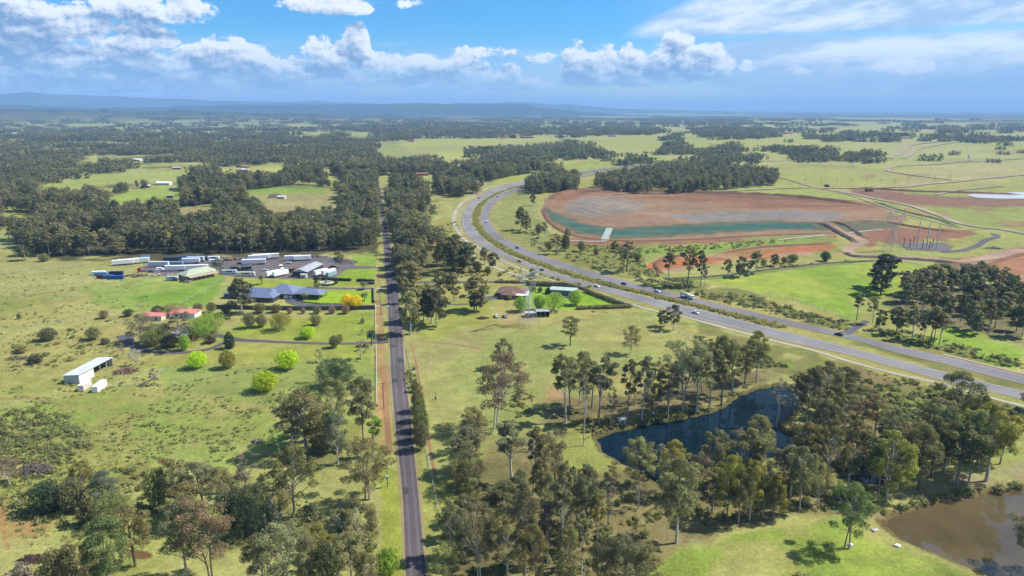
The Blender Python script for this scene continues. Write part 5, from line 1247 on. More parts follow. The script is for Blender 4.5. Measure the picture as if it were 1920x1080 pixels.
house('old_farmhouse', 'old farmhouse with weathered grey roof under garden trees', 'house', (315,636), (349,637), [(0,12,0,8,3,2.2,False,.6),(7,11,-4,0,2.7,1.4,False,.4)], 'grey', 'brick', [(1,3,0,'f'),(4,5.5,0,'f')], [(5.8,6.6,0)])
house('brick_house', 'brick bungalow with brown tiled roof and pale patio cover', 'house', (936,558), (978,560), [(-2,17,2,15,2.9,3.0,False,.7),(2,11,-3,3,2.9,2.2,False,.6)], 'brown', 'brick', [(3,5,-3,'f'),(7.5,9.8,-3,'f'),(12.5,15,2,'f')], [(5.8,6.7,-3)], None, None,
      lambda e: (MB().add([(10.8,-2.5,2.75),(20.5,-2.5,2.75),(18.5,8,3.35),(10.8,8,3.35),(10.8,-2.5,2.6),(20.5,-2.5,2.6),(18.5,8,3.2),(10.8,8,3.2)], [(0,1,2,3),(7,6,5,4),(0,4,5,1),(1,5,6,2),(2,6,7,3),(3,7,4,0)]).build('patio_cover', RIBBED, e, ROOFC['white']),
                 [MB().box(x, x+.15, -2.3, -2.15, -.2, 2.62).build('patio_post', WALL, e, WALLC['white']) for x in (11.2, 15.5, 20)]))
house('farm_shed', 'long grey farm shed with pale mint green roof', 'shed', (1031,553), (1080,556), [(0,17.5,0,8.5,3.8,.9,True,.2)], 'ltgreen', 'grey', [], [(8,9,0)], None, [(2,5,0),(12.6,15.6,0)])
def openshed(name, label, a, b, depth, h, roofc, wallc, bays, back=.6):
    A_, L, rz = frame(a, b); e = thing(name, label, 'shed', A_, rz)
    MB().box(0, L, depth-.12, depth, -.4, h-.1).build('back_wall', RIBBED, e, wallc)
    for x in (0, L-.12): MB().box(x, x+.12, 0, depth-.123, -.4, h-.05).build('side_wall', RIBBED, e, wallc)
    for i in range(1, bays): MB().box(L*i/bays-.1, L*i/bays+.1, .05, .25, -.3, h).build('post', STEEL, e)
    mb = MB(); o = .3
    v = [(-o,-o,h+back),(L+o,-o,h+back),(L+o,depth+o,h),(-o,depth+o,h)]; v += [(x, y, z-.14) for x, y, z in v]
    mb.add(v, [(0,1,2,3),(7,6,5,4),(0,4,5,1),(1,5,6,2),(2,6,7,3),(3,7,4,0)]); mb.build('roof', RIBBED, e, roofc); return e
openshed('stable', 'small open shed with pale roof behind the pylon base', (986,596), (1004,595.5), 5, 2.6, ROOFC['pale'], WALLC['grey'], 3, .3)
openshed('stable', 'dark timber open stable with grey roof right of the pylon', (1006,595), (1030,594.5), 6, 3.2, ROOFC['grey'], C(70,56,46,.5), 3, .4)
# white machinery shed with open bays, lower left
def machinery_shed():
    A_, L, rz = frame((122,719), (151,719)); B_ = gp(201,692)
    e = thing('machinery_shed', 'long white machinery shed with grey roof and open bays', 'shed', A_, rz); L = 7.2; D = 22.5
    d = B_-gp(151,719); yaw = math.atan2(d.y, d.x)-math.pi/2; e.rotation_euler = (0, 0, yaw)
    MB().box(0, L, -.12, 0, -.5, 3.9).build('end_wall', RIBBED, e, WALLC['pale'])
    MB().box(0, L, D, D+.12, -.5, 3.9).build('end_wall', RIBBED, e, WALLC['pale'])
    MB().box(-.12, 0, 0, D, -.5, 3.85).build('back_wall', RIBBED, e, WALLC['pale'])
    MB().box(L, L+.12, 0, 9.5, -.5, 4.38).build('front_wall', RIBBED, e, WALLC['white'])
    for y in (13.8, 18.2): MB().box(L-.1, L+.1, y-.1, y+.1, -.3, 4.38).build('post', STEEL, e)
    v = [(-.4,-.5,4.05),(L+.6,-.5,4.6),(L+.6,D+.5,4.6),(-.4,D+.5,4.05)]; v += [(x, y, z-.16) for x, y, z in v]
    MB().add(v, [(0,1,2,3),(7,6,5,4),(0,4,5,1),(1,5,6,2),(2,6,7,3),(3,7,4,0)]).build('roof', RIBBED, e, C(208,210,212,.8))
    return yaw
YAW_S = machinery_shed()
def container(label, a, rz, L=12.2, w=2.6, h=2.7, color=(.5,.5,.5), group=None, name='shipping_container'):
    p = gp(*a); e = thing(name, label, 'container', p, rz, group); mb = MB(); n = int(L/.6)
    prof = []
    for i in range(n+1):
        x = L*i/n; prof += [(x, 0 if i % 2 else .05)]
    mb.box(.03, L-.03, .06, w-.06, .15, h)
    for i in range(n):
        x0 = L*(i+.2)/n; x1 = L*(i+.8)/n; mb.box(x0, x1, 0, .057, .3, h-.2); mb.box(x0, x1, w-.057, w, .3, h-.2)
    mb.build('body', PAINT, e, color)
    d = MB(); d.box(L-.027, L+.04, .15, w/2-.03, .25, h-.15); d.box(L-.027, L+.04, w/2+.03, w-.15, .25, h-.15); d.build('door', PAINT, e, tuple(c*.9 for c in color))
    f = MB(); [f.box(x, x+.2, y, y+.2, 0, .147) for x in (0, L-.2) for y in (0, w-.2)]; f.build('corner_foot', DARKSTEEL, e); return e
WH = C(244,245,246,.85)
ca_, cb_ = gp(183.7,736), gp(200,724); CY = math.atan2(cb_.y-ca_.y, cb_.x-ca_.x)
container('white container with peach tinted roof below the machinery shed', (157.5,734.5), CY+.05, 7.5, 2.6, 2.9, C(232,222,210,.75))
container('clean white container standing nearest the camera by the paddock rails', (183.7,736.5), CY, 8.2, 2.6, 2.9, WH)
for lab, a, c, L in (('white container in the pasture cluster, at the back left', (171,516), WH, 9.5), ('pale blue container in the pasture cluster beside the white one', (177,518), C(120,176,220,.6), 8.5),
                     ('rusty brown container in the pasture cluster', (181,523), C(110,70,62,.5), 9), ('bright blue container between the brown and the front blue one', (192,523.5), C(70,120,200,.5), 7.5),
                     ('navy blue container at the back right of the pasture cluster', (204,516.5), C(30,58,120,.5), 9.5), ('royal blue container at the front right of the pasture cluster', (204.5,524.5), C(40,96,196,.55), 9.5)):
    container(lab, a, .12, L, 2.6, 2.7, c, 'containers standing in the left pasture')
container('dark slate container at the back left of the truck yard', (306,489.5), .02, 12.5, 2.6, 2.9, C(70,92,124,.5))
container('pale blue container in the middle of the truck yard rows', (318,498), .02, 10, 2.6, 2.8, C(140,182,196,.6))
container('short green container behind the yard trailers', (379,488), .02, 4, 2.6, 2.6, C(70,130,90,.5))
container('pale blue container at the east end of the trailers by the shed', (616,519), 1.08, 9, 2.6, 3.0, C(176,206,214,.65))
# ---- semi trailers
def wheel(parent, x, y, r=.5, w=.3):
    n = 14; mb = MB(); mb.tube([(x, y-w/2, r), (x, y+w/2, r)], r, n); o = mb.build('wheel', TYRE, parent)
    h = MB(); h.tube([(x, y-w/2-.02, r), (x, y+w/2+.02, r)], r*.5, 10); h.build('rim', STEEL, o); return o
def trailer_proto():
    e = empty('semi_trailer'); L = 13.6
    mb = MB().box(0, L, -1.25, 1.25, 1.25, 4.1)
    for i in range(1, 14): mb.box(i*L/14-.03, i*L/14+.03, -1.275, -1.253, 1.3, 4.0); mb.box(i*L/14-.03, i*L/14+.03, 1.253, 1.275, 1.3, 4.0)
    mb.build('body', PAINT, e, WH)
    MB().box(.2, L-.1, -1.0, 1.0, .95, 1.245).build('underframe', DARKSTEEL, e)
    d = MB(); d.box(L+.003, L+.05, -1.2, -.02, 1.3, 4.05); d.box(L+.003, L+.05, .02, 1.2, 1.3, 4.05); d.build('rear_door', PAINT, e, C(226,228,230,.7))
    for x in (9.6, 10.9, 12.2):
        for y in (-1.05, 1.05): wheel(e, x, y)
    for y in (-.8, .8): MB().box(2.6, 2.8, y-.1, y+.1, 0, .947).build('landing_leg', STEEL, e)
    return e
TP = trailer_proto(); used = [False]
def trailer(label, a, b, color=None, L=None):
    """a: pixel of the front end, b: pixel of the rear end of the centre line on the ground"""
    e = TP if not used[0] else copy_tree(TP); used[0] = True
    A_, D, rz = frame(a, b); e.location = A_; e.rotation_euler = (0, 0, rz)
    e.scale = ((L or 13.6)/13.6, 1.1, 1.08)
    tag(e, label, 'trailer', 'semi trailers around the truck yard')
    if color: 
        for ch in e.children:
            if ch.name.startswith(('body', 'rear_door')): ch.color = (*color, 1)
def tr2(label, px, py, deg, L=13.6, color=None):
    p = gp(px, py); q = p+Vector((math.cos(math.radians(deg)), math.sin(math.radians(deg)), 0))*5
    x, y, _ = project(q.x, q.y, q.z); trailer(label, (px, py), (float(x), float(y)), color, L)
tr2('white trailer on the grass west of the yard, leftmost of all', 211, 498.5, 22, 15)
tr2('white trailer on the grass parked against the leftmost one', 221, 497, 22, 15)
tr2('white trailer on the grass in front of the dark wood, third from left', 249, 494.5, 18, 12)
tr2('short sky blue trailer at the end of the grass row', 266, 490.5, 18, 6, C(120,190,226,.6))
tr2('low white trailer at the west end of the yard', 280, 501, 4, 15, C(222,226,232,.7)); tr2('blue and white trailer in the back row of the yard', 338, 490.5, 4, 15, C(76,110,190,.5))
tr2('white trailer in the back row left of the green container', 342, 494.5, 4, 13.6); tr2('white trailer with blue tint behind the second yard row', 352, 491.5, 4, 13, C(210,222,236,.7))
tr2('white trailer in the front yard row, left of a pair in line', 310, 508.5, 3, 15); tr2('white trailer in the front yard row, right of a pair in line', 344, 508, 7, 18)
tr2('large white trailer standing at the front of the central trailer block', 454, 497, 8, 18); tr2('white trailer second from the front in the central block', 466, 489, 14, 16)
tr2('white trailer third from the front in the central block', 474, 487, 14, 16); tr2('white trailer at the back right of the central block', 492, 486.5, 16, 13)
tr2('white trailer left of the pair in the east half of the yard', 534, 489.5, 12, 13); tr2('white trailer right of the pair in the east half of the yard', 551, 490, 18, 13.6)
tr2('white trailer seen end on, left of the pair by the van row', 500, 521, 52, 12); tr2('white trailer seen end on, right of the pair by the van row', 513, 521, 52, 12)
tr2('white trailer beside the grey shed, nearest the shed', 590, 519, 58, 12); tr2('white trailer with faint red mark between two others by the shed', 605, 519, 58, 12, C(244,234,234,.72))
# yard sheds
house('workshop_shed', 'grey gabled workshop with corrugated roof in the truck yard', 'shed', (549,519), (577,520), [(0,11.5,0,27,4.2,1.8,True,.3)], 'grey', 'dark', [(1.2,2.6,0,'f')], [(4,5,0)], None, [(7.3,10.3,0)])
house('low_shed', 'low dark roofed shed behind the grey gabled workshop', 'shed', (541,511), (562,511), [(0,9.5,0,9,3,.6,True,.2)], 'brown', 'dark', [], [(2,3,0)])
house('low_shed', 'small cream hut attached in front of the workshop', 'shed', (565,520.8), (575,521), [(0,4.2,-1.5,1.8,2.6,.7,True,.15)], 'pale', 'pale', [], [(1.5,2.4,-1.5)])
house('low_shed', 'grey flat lean-to shed west of the caravan row', 'shed', (432,507.5), (446,507), [(0,6,0,6,3,.5,True,.2)], 'dgrey', 'grey', [], [(2,3,0)])
house('low_shed', 'long dark open roof between the vans and workshop', 'shed', (452,508), (470,507), [(0,7.5,0,6,3.2,.6,True,.3)], 'dgrey', 'dark', [], [(2,3,0)])
# ---- vans, caravans, trucks
def van(label, px, py, deg, L=6.5, h=2.7, color=WH, name='van', cat='van'):
    p = gp(px, py); e = thing(name, label, cat, p, math.radians(deg))
    prof = [(0,.4),(L,.4),(L,1.3),(L-.9,1.55),(L-1.7,h),(.1,h),(0,h-.2)] if name == 'van' else [(0,.55),(L,.55),(L,h-.7),(L-.5,h),(.3,h),(0,h-.5)]
    MB().prism(prof, -1.05, 1.05).build('body', PAINT, e, color, .08)
    g = MB(); 
    for s in (-1, 1): g.box(L*.30, L*.72, s*1.06-.02, s*1.06+.02, h*.58, h*.84)
    g.build('side_window', GLASS, e)
    for x in (L*.2, L*.8):
        for y in (-.95, .95): wheel(e, x, y, .38, .24)
    return e
van('long white caravan parked below the workshop row', 445, 518, 3, 13, 3.3, C(226,224,216,.7), 'caravan', 'caravan'); van('white and blue bus at the west end of the van row', 416, 514, 4, 11, 3.2, C(214,226,238,.7), 'bus', 'bus')
van('dull green flat van behind the caravan', 466, 512, 3, 6, 2.5, C(110,150,120,.5)); van('white van beside the motorhome at the back of the yard', 392, 493, 10, 6)
van('white motorhome near the yard back fence', 390, 488, 6, 9, 3.3, WH, 'motorhome', 'motorhome'); van('white box van by the east scrap heap', 622, 490, 8, 9, 3.4, C(216,226,240,.7)); van('pale blue bus on the grass before the green roof', 312, 526, 10, 8, 2.9, C(190,214,236,.65), 'bus', 'bus')
van('small white van at the edge of the scrap row', 293, 508, 20, 5.5, 2.5)
def prime_mover(label, px, py, deg, color):
    p = gp(px, py); e = thing('truck_cab', label, 'truck', p, math.radians(deg))
    MB().box(-4.2, 1.8, -.9, .9, .7, 1.0).build('chassis', DARKSTEEL, e)
    MB().prism([(0,1.003),(2,1.003),(2.05,2.0),(1.8,3.1),(0,3.4)], -1.2, 1.2).build('cab', PAINT, e, color, .07)
    MB().box(2.03, 2.09, -1.0, 1.0, 2.05, 2.85).build('windscreen', GLASS, e)
    for x in (1.2, -2.0, -3.3):
        for y in (-1, 1): wheel(e, x, y, .5, .32)
prime_mover('white truck cab parked left of the grey workshop', 530, 510, -70, WH); prime_mover('white truck cab in front of the long white trailers', 527, 504, -70, WH)
prime_mover('red truck cab at the west end of the yard', 264, 510, 200, C(190,50,40,.5)); prime_mover('white truck cab behind the shed trailers', 597, 503, -75, WH)
# ---- cars
def car_proto():
    e = empty('car'); L = 4.5
    body = [(0,.35),(4.5,.35),(4.5,.78),(4.3,.92),(3.3,1.0),(.9,1.02),(.08,.95),(0,.8)]
    MB().prism(body, -.88, .88).build('body', PAINT, e, (.5,.5,.5), .06)
    MB().prism([(.75,1.0),(3.35,.98),(2.55,1.42),(1.25,1.44)], -.78, .78).build('cabin_glass', GLASS, e, None, .03)
    MB().prism([(1.22,1.425),(2.58,1.405),(2.45,1.5),(1.4,1.51)], -.70, .70).build('roof', PAINT, e, (.5,.5,.5), .03)
    for x in (.85, 3.6):
        for y in (-.82, .82): wheel(e, x, y, .33, .22)
    for y in (-.6, .6): MB().box(4.49, 4.53, y-.16, y+.16, .62, .78).build('headlight', WHITE, e)
    for y in (-.62, .62): MB().box(-.03, .01, y-.15, y+.15, .66, .82).build('tail_light', mat('red_lens', (.35,.02,.02), .3), e)
    return e
CP = car_proto(); cu = [False]
def car(label, px, py, q, color, group, s=1.0):
    """centre pixel, pixel it drives towards"""
    A_, D, rz = frame((px, py), q) if not isinstance(q, (int, float)) else (gp(px, py), 0, math.radians(q))
    e = CP if not cu[0] else copy_tree(CP); cu[0] = True
    e.location = (A_.x-math.cos(rz)*2.25*s, A_.y-math.sin(rz)*2.25*s, A_.z+.10+math.hypot(A_.x, A_.y)*.00025); e.rotation_euler = (0, 0, rz); e.scale = (s, s, s)
    for ch in e.children:
        if ch.name.startswith(('body', 'roof')): ch.color = (*color, 1)
    tag(e, label, 'car', group)
NAVY, DKG, WHT, TANC, SILV = C(40,62,96,.45), C(46,48,54,.45), C(236,240,244,.75), C(170,120,86,.5), C(180,184,190,.6)
gm = 'cars driving on the motorway'
car('dark blue car by the pale entry drive on the far lanes', 1573, 629, (1540, 622), NAVY, gm); car('white car on the near lanes below the concrete mixer', 1304, 588, (1340, 598), WHT, gm)
car('white car on the far lanes left of the concrete mixer', 1232, 548, (1260, 555), WHT, gm); car('dark blue car on the far lanes above the mint roofed shed', 1170, 534, (1200, 541), NAVY, gm)
car('white car on the near lanes behind the mint roofed shed', 1119, 538.5, (1150, 547), WHT, gm); car('dark blue car on the near lanes right of the pylon top', 1016, 507.5, (990, 498), NAVY, gm)
car('tan car on the near lanes where the footpath meets the bend', 974, 491.5, (950, 481), TANC, gm); car('dark car on the far lanes inside the lower bend', 970, 466, (985, 473), DKG, gm)
car('white car at the outer bend of the near lanes', 877, 414, (874, 404), WHT, gm); car('reddish car near the top of the bend on the near lanes', 898, 372.5, (915, 365), C(150,90,80,.5), gm)
car('white car near the top of the bend on the far lanes', 921, 382, (932, 374), WHT, gm); car('white delivery van in the tightest part of the bend', 912, 417, (910, 408), WHT, gm, 1.35)
car('dark car on the upper bend of the far lanes', 933, 370, (945, 365), DKG, gm); car('silver car on the far lanes at the head of the bend', 961, 358.5, (975, 355), SILV, gm); car('white car leaving the bend beside the dark trees', 980, 351.5, (990, 350), WHT, gm, 1.2)
car('red car on the far straight beyond the bend', 1115, 322.5, (1130, 320), C(170,60,50,.5), gm); car('white car on the far straight beyond the bend', 1100, 325.5, (1120, 323), WHT, gm)
gy_ = 'cars parked in the truck yard'
for lab, x, y, c in (('white car beside the east pair of trailers', 541, 494, WHT), ('dark car at the back of the yard beside a yellow one', 424, 489.5, DKG), ('yellow car at the back of the yard', 431, 489, C(226,160,30,.6)), ('red car between the yellow car and central trailers', 440, 488, C(170,40,50,.5)),
                     ('silver car left of the central trailer block', 452, 487.5, SILV), ('dark car in front of the central trailer block', 450, 495.5, DKG), ('white car left of the truck cabs', 497, 508, WHT), ('blue car at the west end of the yard', 283, 510.5, C(40,90,170,.5)),
                     ('dark red car on the grass beside the pale blue bus', 329, 526.5, C(120,50,56,.5)), ('dark car under the green roof verandah', 343, 529, DKG), ('grey car under the green roof verandah', 352, 529.5, SILV), ('black car behind the shed trailers', 624, 502, DKG)):
    car(lab, x, y, 8, c, gy_)
car('white car on the forecourt of the blue roofed house', 549, 557.5, -40, WHT, None); car('silver car parked on the dirt patch left of the pylon', 931, 594.5, 100, WHT, None, 1.1); car('white and dark car right of the dirt patch', 947, 594.5, 100, SILV, None, 1.1)
# concrete mixer truck
def mixer():
    A_, D, rz = frame((1289, 560.5), (1320, 568)); e = thing('mixer_truck', 'white concrete mixer truck on the far motorway lanes', 'truck', (A_.x, A_.y, A_.z+.15), rz)
    MB().box(-5, 4.2, -.9, .9, .7, 1.05).build('chassis', DARKSTEEL, e)
    MB().prism([(2.0,1.053),(4.4,1.053),(4.4,2.2),(4.2,3.0),(2.1,3.1)], -1.2, 1.2).build('cab', PAINT, e, WHT, .08); MB().box(4.38, 4.45, -1.0, 1.0, 2.1, 2.8).build('windscreen', GLASS, e)
    d = MB(); d.tube([(1.6,0,2.2),(.8,0,2.35),(-1.4,0,2.7),(-3.2,0,3.1),(-4.3,0,3.5)], [.7,1.2,1.35,1.05,.55], 16); d.build('drum', PAINT, e, C(206,222,214,.7))
    MB().box(-5.2, -4.5, -.5, .5, 1.053, 3.9).build('hopper', PAINT, e, C(190,200,200,.6))
    for x in (3.3, -1.4, -2.8, -4.1):
        for y in (-1, 1): wheel(e, x, y, .52, .34)
mixer()
def dumper(label, px, py, deg, s):
    p = gp(px, py); e = thing('dump_truck', label, 'truck', p, math.radians(deg)); e.scale = (s,)*3
    MB().prism([(-4,1.4),(1.2,1.4),(2,3.0),(-4.6,2.9)], -1.5, 1.5).build('tray', PAINT, e, C(150,110,60,.5), .05); MB().box(1.6, 3.6, -1.3, 1.3, 1.0, 2.6, top=.15).build('cab', PAINT, e, C(200,150,50,.55)); MB().box(3.45, 3.6, -1.0, 1.0, 1.75, 2.4).build('windscreen', GLASS, e)
    MB().box(-3.8, 3.4, -.8, .8, .8, 1.397).build('chassis', DARKSTEEL, e)
    for x in (2.5, -1.6, -3): 
        for y in (-1.2, 1.2): wheel(e, x, y, .8, .55)
dumper('brown loaded dump truck on the far haul road', 1630, 359, 15, 1.6); dumper('yellow tipper truck where the haul roads cross', 1550, 350, 100, 1.2)
# ---- pylons and poles
PYLON = mat('pylon_steel', (.34,.38,.40), 0.6)
def pylon(label, px, py, H, W0, yaw, arm):
    p = gp(px, py); e = thing('lattice_pylon', label, 'pylon', p, yaw); r = .11; hw = H*.50
    legs = []
    for sx, sy in ((-1,-1),(1,-1),(1,1),(-1,1)):
        a, b = Vector((sx*W0/2, sy*W0/2, -.3)), Vector((sx*W0*.17, sy*W0*.14, hw)); legs.append((a, b)); MB().tube([a, b], r, 5).build('leg', PYLON, e)
    br = MB()
    for k in range(4):
        (a0, b0), (a1, b1) = legs[k], legs[(k+1) % 4]
        lv = [0, .24, .44, .60, .73, .83, .92, 1.0]
        for i in range(len(lv)-1):
            P0, P1 = a0.lerp(b0, lv[i]), a0.lerp(b0, lv[i+1]); Q0, Q1 = a1.lerp(b1, lv[i]), a1.lerp(b1, lv[i+1])
            br.tube([P0, Q1], .05, 4); br.tube([Q0, P1], .05, 4); br.tube([P1, Q1], .05, 4)
    br.build('bracing', PYLON, e)
    for s in (-1, 1):
        f = MB(); top = Vector((s*arm*.42, 0, H*.82)); pk = Vector((s*arm*.36, 0, H))
        for sy in (-1, 1):
            st = Vector((s*W0*.17, sy*W0*.14, hw)); en = Vector((s*arm*.42, sy*.5, H*.82)); st2 = Vector((-s*W0*.17*.2, sy*W0*.14, hw+1.2)); en2 = Vector((s*arm*.28, sy*.5, H*.82))
            f.tube([st, en], .11, 4); f.tube([st2, en2], .1, 4)
            for i in range(5): f.tube([st.lerp(en, i/5), st2.lerp(en2, (i+.5)/5)], .06, 4); f.tube([st2.lerp(en2, (i+.5)/5), st.lerp(en, (i+1)/5)], .06, 4)
            f.tube([en, pk], .09, 4); f.tube([en2, pk], .08, 4)
        f.build('fork', PYLON, e)
    c = MB(); z0, z1 = H*.82, H*.86
    for sy in (-.5, .5):
        c.tube([(-arm/2, sy*.2, z0), (arm/2, sy*.2, z0)], .09, 4); c.tube([(-arm*.46, sy, z1), (arm*.46, sy, z1)], .09, 4)
        for i in range(16):
            x0, x1 = -arm/2+arm*i/16, -arm/2+arm*(i+1)/16; c.tube([(x0, sy*.4, z0), ((x0+x1)/2, sy, z1)], .06, 4); c.tube([((x0+x1)/2, sy, z1), (x1, sy*.4, z0)], .06, 4)
    c.build('crossarm', PYLON, e)
    for x in (-arm*.47, 0, arm*.47): MB().tube([(x, 0, z0), (x, 0, z0-2.6)], [.1, .14], 6).build('insulator', GLASS, e)
pylon('pale steel lattice pylon in the middle of the dry paddock', 991, 610, 36, 9.0, math.radians(48), 20)
pylon('leaning looking lattice pylon beside the substation', 1672, 470, 36, 10, math.radians(20), 22)
def pole(label, px, py, ty, arms=1, group='timber power poles along the rural road', box=False, name='power_pole', mat_=None, r=.15):
    p = gp(px, py); H = height_to(p, ty); e = thing(name, label, 'pole', p, math.radians(8), group)
    MB().tube([(0,0,-.4), (0,0,H)], [r*1.15, r*.75], 8).build('post', mat_ or TIMBER, e)
    for i in range(arms):
        z = H-.4-i*1.9; MB().box(-1.2, 1.2, -.22, -.10, z-.07, z+.07).build('crossarm', TIMBER, e); ins = MB(); [ins.tube([(x, -.16, z+.07), (x, -.16, z+.3)], .06, 6) for x in (-1.05, -.4, .4, 1.05)]; ins.build('insulator', WHITE, e)
    if box: MB().box(-.45, .45, -.75, -.2, H-4.2, H-2.9).build('transformer', STEEL, e)
pole('timber power pole on the red verge with two crossarms', 720, 767, 717, 2); pole('timber power pole with grey transformer box beside wide gum', 727, 912, 876, 1, box=True)
pole('timber power pole beside the concrete driveway mouth', 714, 591, 548, 1); pole('timber power pole on the verge before the truck yard hedge', 711, 533, 501, 1); pole('timber power pole farthest up the rural road', 707, 488, 462, 1); pole('timber power pole at the left edge of the side road', 700, 641, 611, 0)
for i, (x, y, t) in enumerate(((1719,463,415),(1737,466,417),(1755,468,419))):
    pole(('left','middle','right')[i]+' one of three tall grey steel masts in the substation', x, y, t, 0, 'tall masts in the substation', False, 'steel_mast', STEEL, .5)
for i, (x, y) in enumerate(((1694,463),(1705,464),(1729,466),(1742,468),(1713,459),(1748,463))):
    p = gp(x, y); e = thing('switch_post', ORD[i]+' from left of the short switch posts in the substation' if 0 else 'short dark switch post on the substation pad', 'post', p, 0, 'short switch posts in the substation')
    MB().tube([(0,0,-.2),(0,0,6)], .3, 6).build('post', DARKSTEEL, e); MB().tube([(0,0,6.0),(0,0,7.6)], [.5,.35], 8).build('insulator', mat('brown_ceramic', (.12,.07,.05), .3), e)
ys = [(1509,344.5),(1539,346.5),(1568,347),(1596,347),(1623,348),(1650,347),(1677,347.5),(1702,344),(1728,341.5),(1752,339.5),(1781,337)]
for i, (x, y) in enumerate(ys):
    p = gp(x, y); e = thing('yellow_mast', ('leftmost' if i == 0 else 'rightmost' if i == len(ys)-1 else ORD[i]+' from left')+' yellow mast in the line across the far green field', 'mast', p, .1, 'yellow masts in the far field')
    MB().tube([(0,0,-.3),(0,0,9)], .26, 5).build('post', PAINT, e, C(224,178,40,.6)); MB().box(-2.2, 2.2, -.2, .2, 9.0, 9.5).build('light_bar', PAINT, e, C(224,178,40,.6))
for i, (x, y, t) in enumerate(((924,478,464),(948,486,467),(997,472,452),(1040,512,500),(935,455,440),(1017,474,458))):
    p = gp(x, y); H = min(height_to(p, t), 10); e = thing('street_lamp', ('leftmost','second','fourth','rightmost','third','fifth')[0] and f'thin grey lamp post by the motorway bend', 'lamp post', p, .8, 'lamp posts by the motorway bend')
    MB().tube([(0,0,-.3),(0,0,H)], [.12,.07], 6).build('post', STEEL, e); MB().tube([(0,0,H),(.9,0,H+.25),(1.8,0,H+.3)], .05, 5).build('arm', STEEL, e); MB().box(1.7, 2.4, -.14, .14, H+.24, H+.36).build('lamp_head', STEEL, e)
# ---- fences, walls, hedges
def fence(label, pts, spacing, h=1.3, rails=3, m=TIMBER, rm=None, name='fence', pw=.07):
    P_ = [gp(*p) for p in pts]; e = thing(name, label, 'fence', P_[0]); o = P_[0]; posts = []
    pts2 = []
    for a, b in zip(P_[:-1], P_[1:]):
        n = max(1, round((b-a).length/spacing)); pts2 += [a.lerp(b, i/n) for i in range(n)]
    pts2.append(P_[-1]); pts2 = pts2[:98]
    for p in pts2: p.z = float(terrain(p.x, p.y))
    me = MB().box(-pw, pw, -pw, pw, -.4, h).mesh('post', m)
    for p in pts2: q = bpy.data.objects.new('post', me); link(q, e); q.location = p-o
    for k in range(rails):
        z = h*(k+.8)/rails-.05; mb = MB(); mb.tube([p-o+Vector((0, 0, z)) for p in pts2], .03 if rm is None else .055, 4); mb.build('rail', rm or STEEL, e)
fence('white painted rail fence along the red verge', [(704,574),(704.5,605),(705,640)], 3.2, 1.4, 3, WHITE, WHITE); fence('white painted rail fence between the driveway gate and the gums', [(705.5,648),(706,690),(706.5,760)], 3.2, 1.4, 3, WHITE, WHITE)
fence('post and wire fence crossing below the lime trees', [(310,690),(440,687),(560,680),(640,677),(704,672)], 4.5); fence('timber post fence beside the white containers', [(200,723),(238,725),(268,723),(290,708),(312,690)], 3.2)
fence('post and wire fence across the left pasture', [(0,613),(90,608),(160,600),(200,594),(250,582),(268,574)], 7); fence('post and wire fence running up to the truck yard', [(335,572),(365,556),(395,540),(425,518)], 6, 1.6)
fence('post and wire fence right of the rural road', [(762,650),(775,720),(792,800),(810,900),(822,960)], 5, 1.1); fence('dark wire fence in front of the far left wood', [(0,513),(60,508),(120,502),(172,493)], 7); fence('post and wire fence around the green field', [(1430,546),(1500,565),(1560,588),(1605,604)], 6)
fence('post and wire fence along the lower paddock edge', [(1265,618),(1300,640),(1335,668)], 5); fence('chain fence round the substation pad', [(1684,455),(1700,468.5),(1776,473),(1788,464),(1770,454.5)], 4, 2.4, 3)
def wall(label, pts, h, t, color, name='boundary_wall'):
    P_ = [gp(*p) for p in pts]; e = thing(name, label, 'wall', P_[0]); o = P_[0]
    for a, b in zip(P_[:-1], P_[1:]):
        d = b-a; n = Vector((-d.y, d.x, 0)).normalized()*t/2; q = [a-n-o, b-n-o, b+n-o, a+n-o]
        MB().add([v+Vector((0,0,-.6)) for v in q]+[v+Vector((0,0,h)) for v in q], [(3,2,1,0),(4,5,6,7),(0,1,5,4),(1,2,6,5),(2,3,7,6),(3,0,4,7)]).build('panel', WALL, e, color)
        c = MB(); m2 = n*1.5; q = [a-m2-o, b-m2-o, b+m2-o, a+m2-o]; c.add([v+Vector((0,0,h+.003)) for v in q]+[v+Vector((0,0,h+.13)) for v in q], [(3,2,1,0),(4,5,6,7),(0,1,5,4),(1,2,6,5),(2,3,7,6),(3,0,4,7)]); c.build('coping', WALL, e, WALLC['grey'])
wall('long grey boundary wall between the blue roofed house and lawn', [(405,579),(470,580.5),(560,582),(640,581.5),(703,580)], 2.6, .3, C(104,112,106,.5)); wall('low dark gate wall of the blue roofed house', [(701,541),(701.5,556),(702,568)], 1.8, .4, C(86,80,78,.5)); wall('dark stone gate wall with planting by the upper drive', [(676,533),(702,533)], 1.6, .6, C(92,86,80,.5))
wall('pinkish brick garden wall under the farmhouse trees', [(361,637),(371,635)], 1.6, .3, C(196,140,120,.55)); wall('dark fence wall before the motorway at the brown roofed house', [(985,536),(1040,538),(1100,543)], 1.6, .2, C(96,92,84,.5))
def hedge(label, pts, w, h, tint, seed):
    P_ = [gp(*p) for p in pts]; o = P_[0]; rng = np.random.default_rng(seed); cen = []
    for a, b in zip(P_[:-1], P_[1:]):
        n = max(2, int((b-a).length/(w*.5))); cen += [tuple(a.lerp(b, (i+.5)/n)-o+Vector((0, 0, h*.5))) for i in range(n)]
    me = crown_mesh('hedge', [cards(rng, cen, [w*.62*rng.uniform(.8, 1.2) for _ in cen], 260*len(cen), .5, h/w*.8, shell=.6)], LEAF)
    ob = bpy.data.objects.new('hedge', me); link(ob); ob.location = o; ob.color = (*GREENS[tint], 1); tag(ob, label, 'hedge')
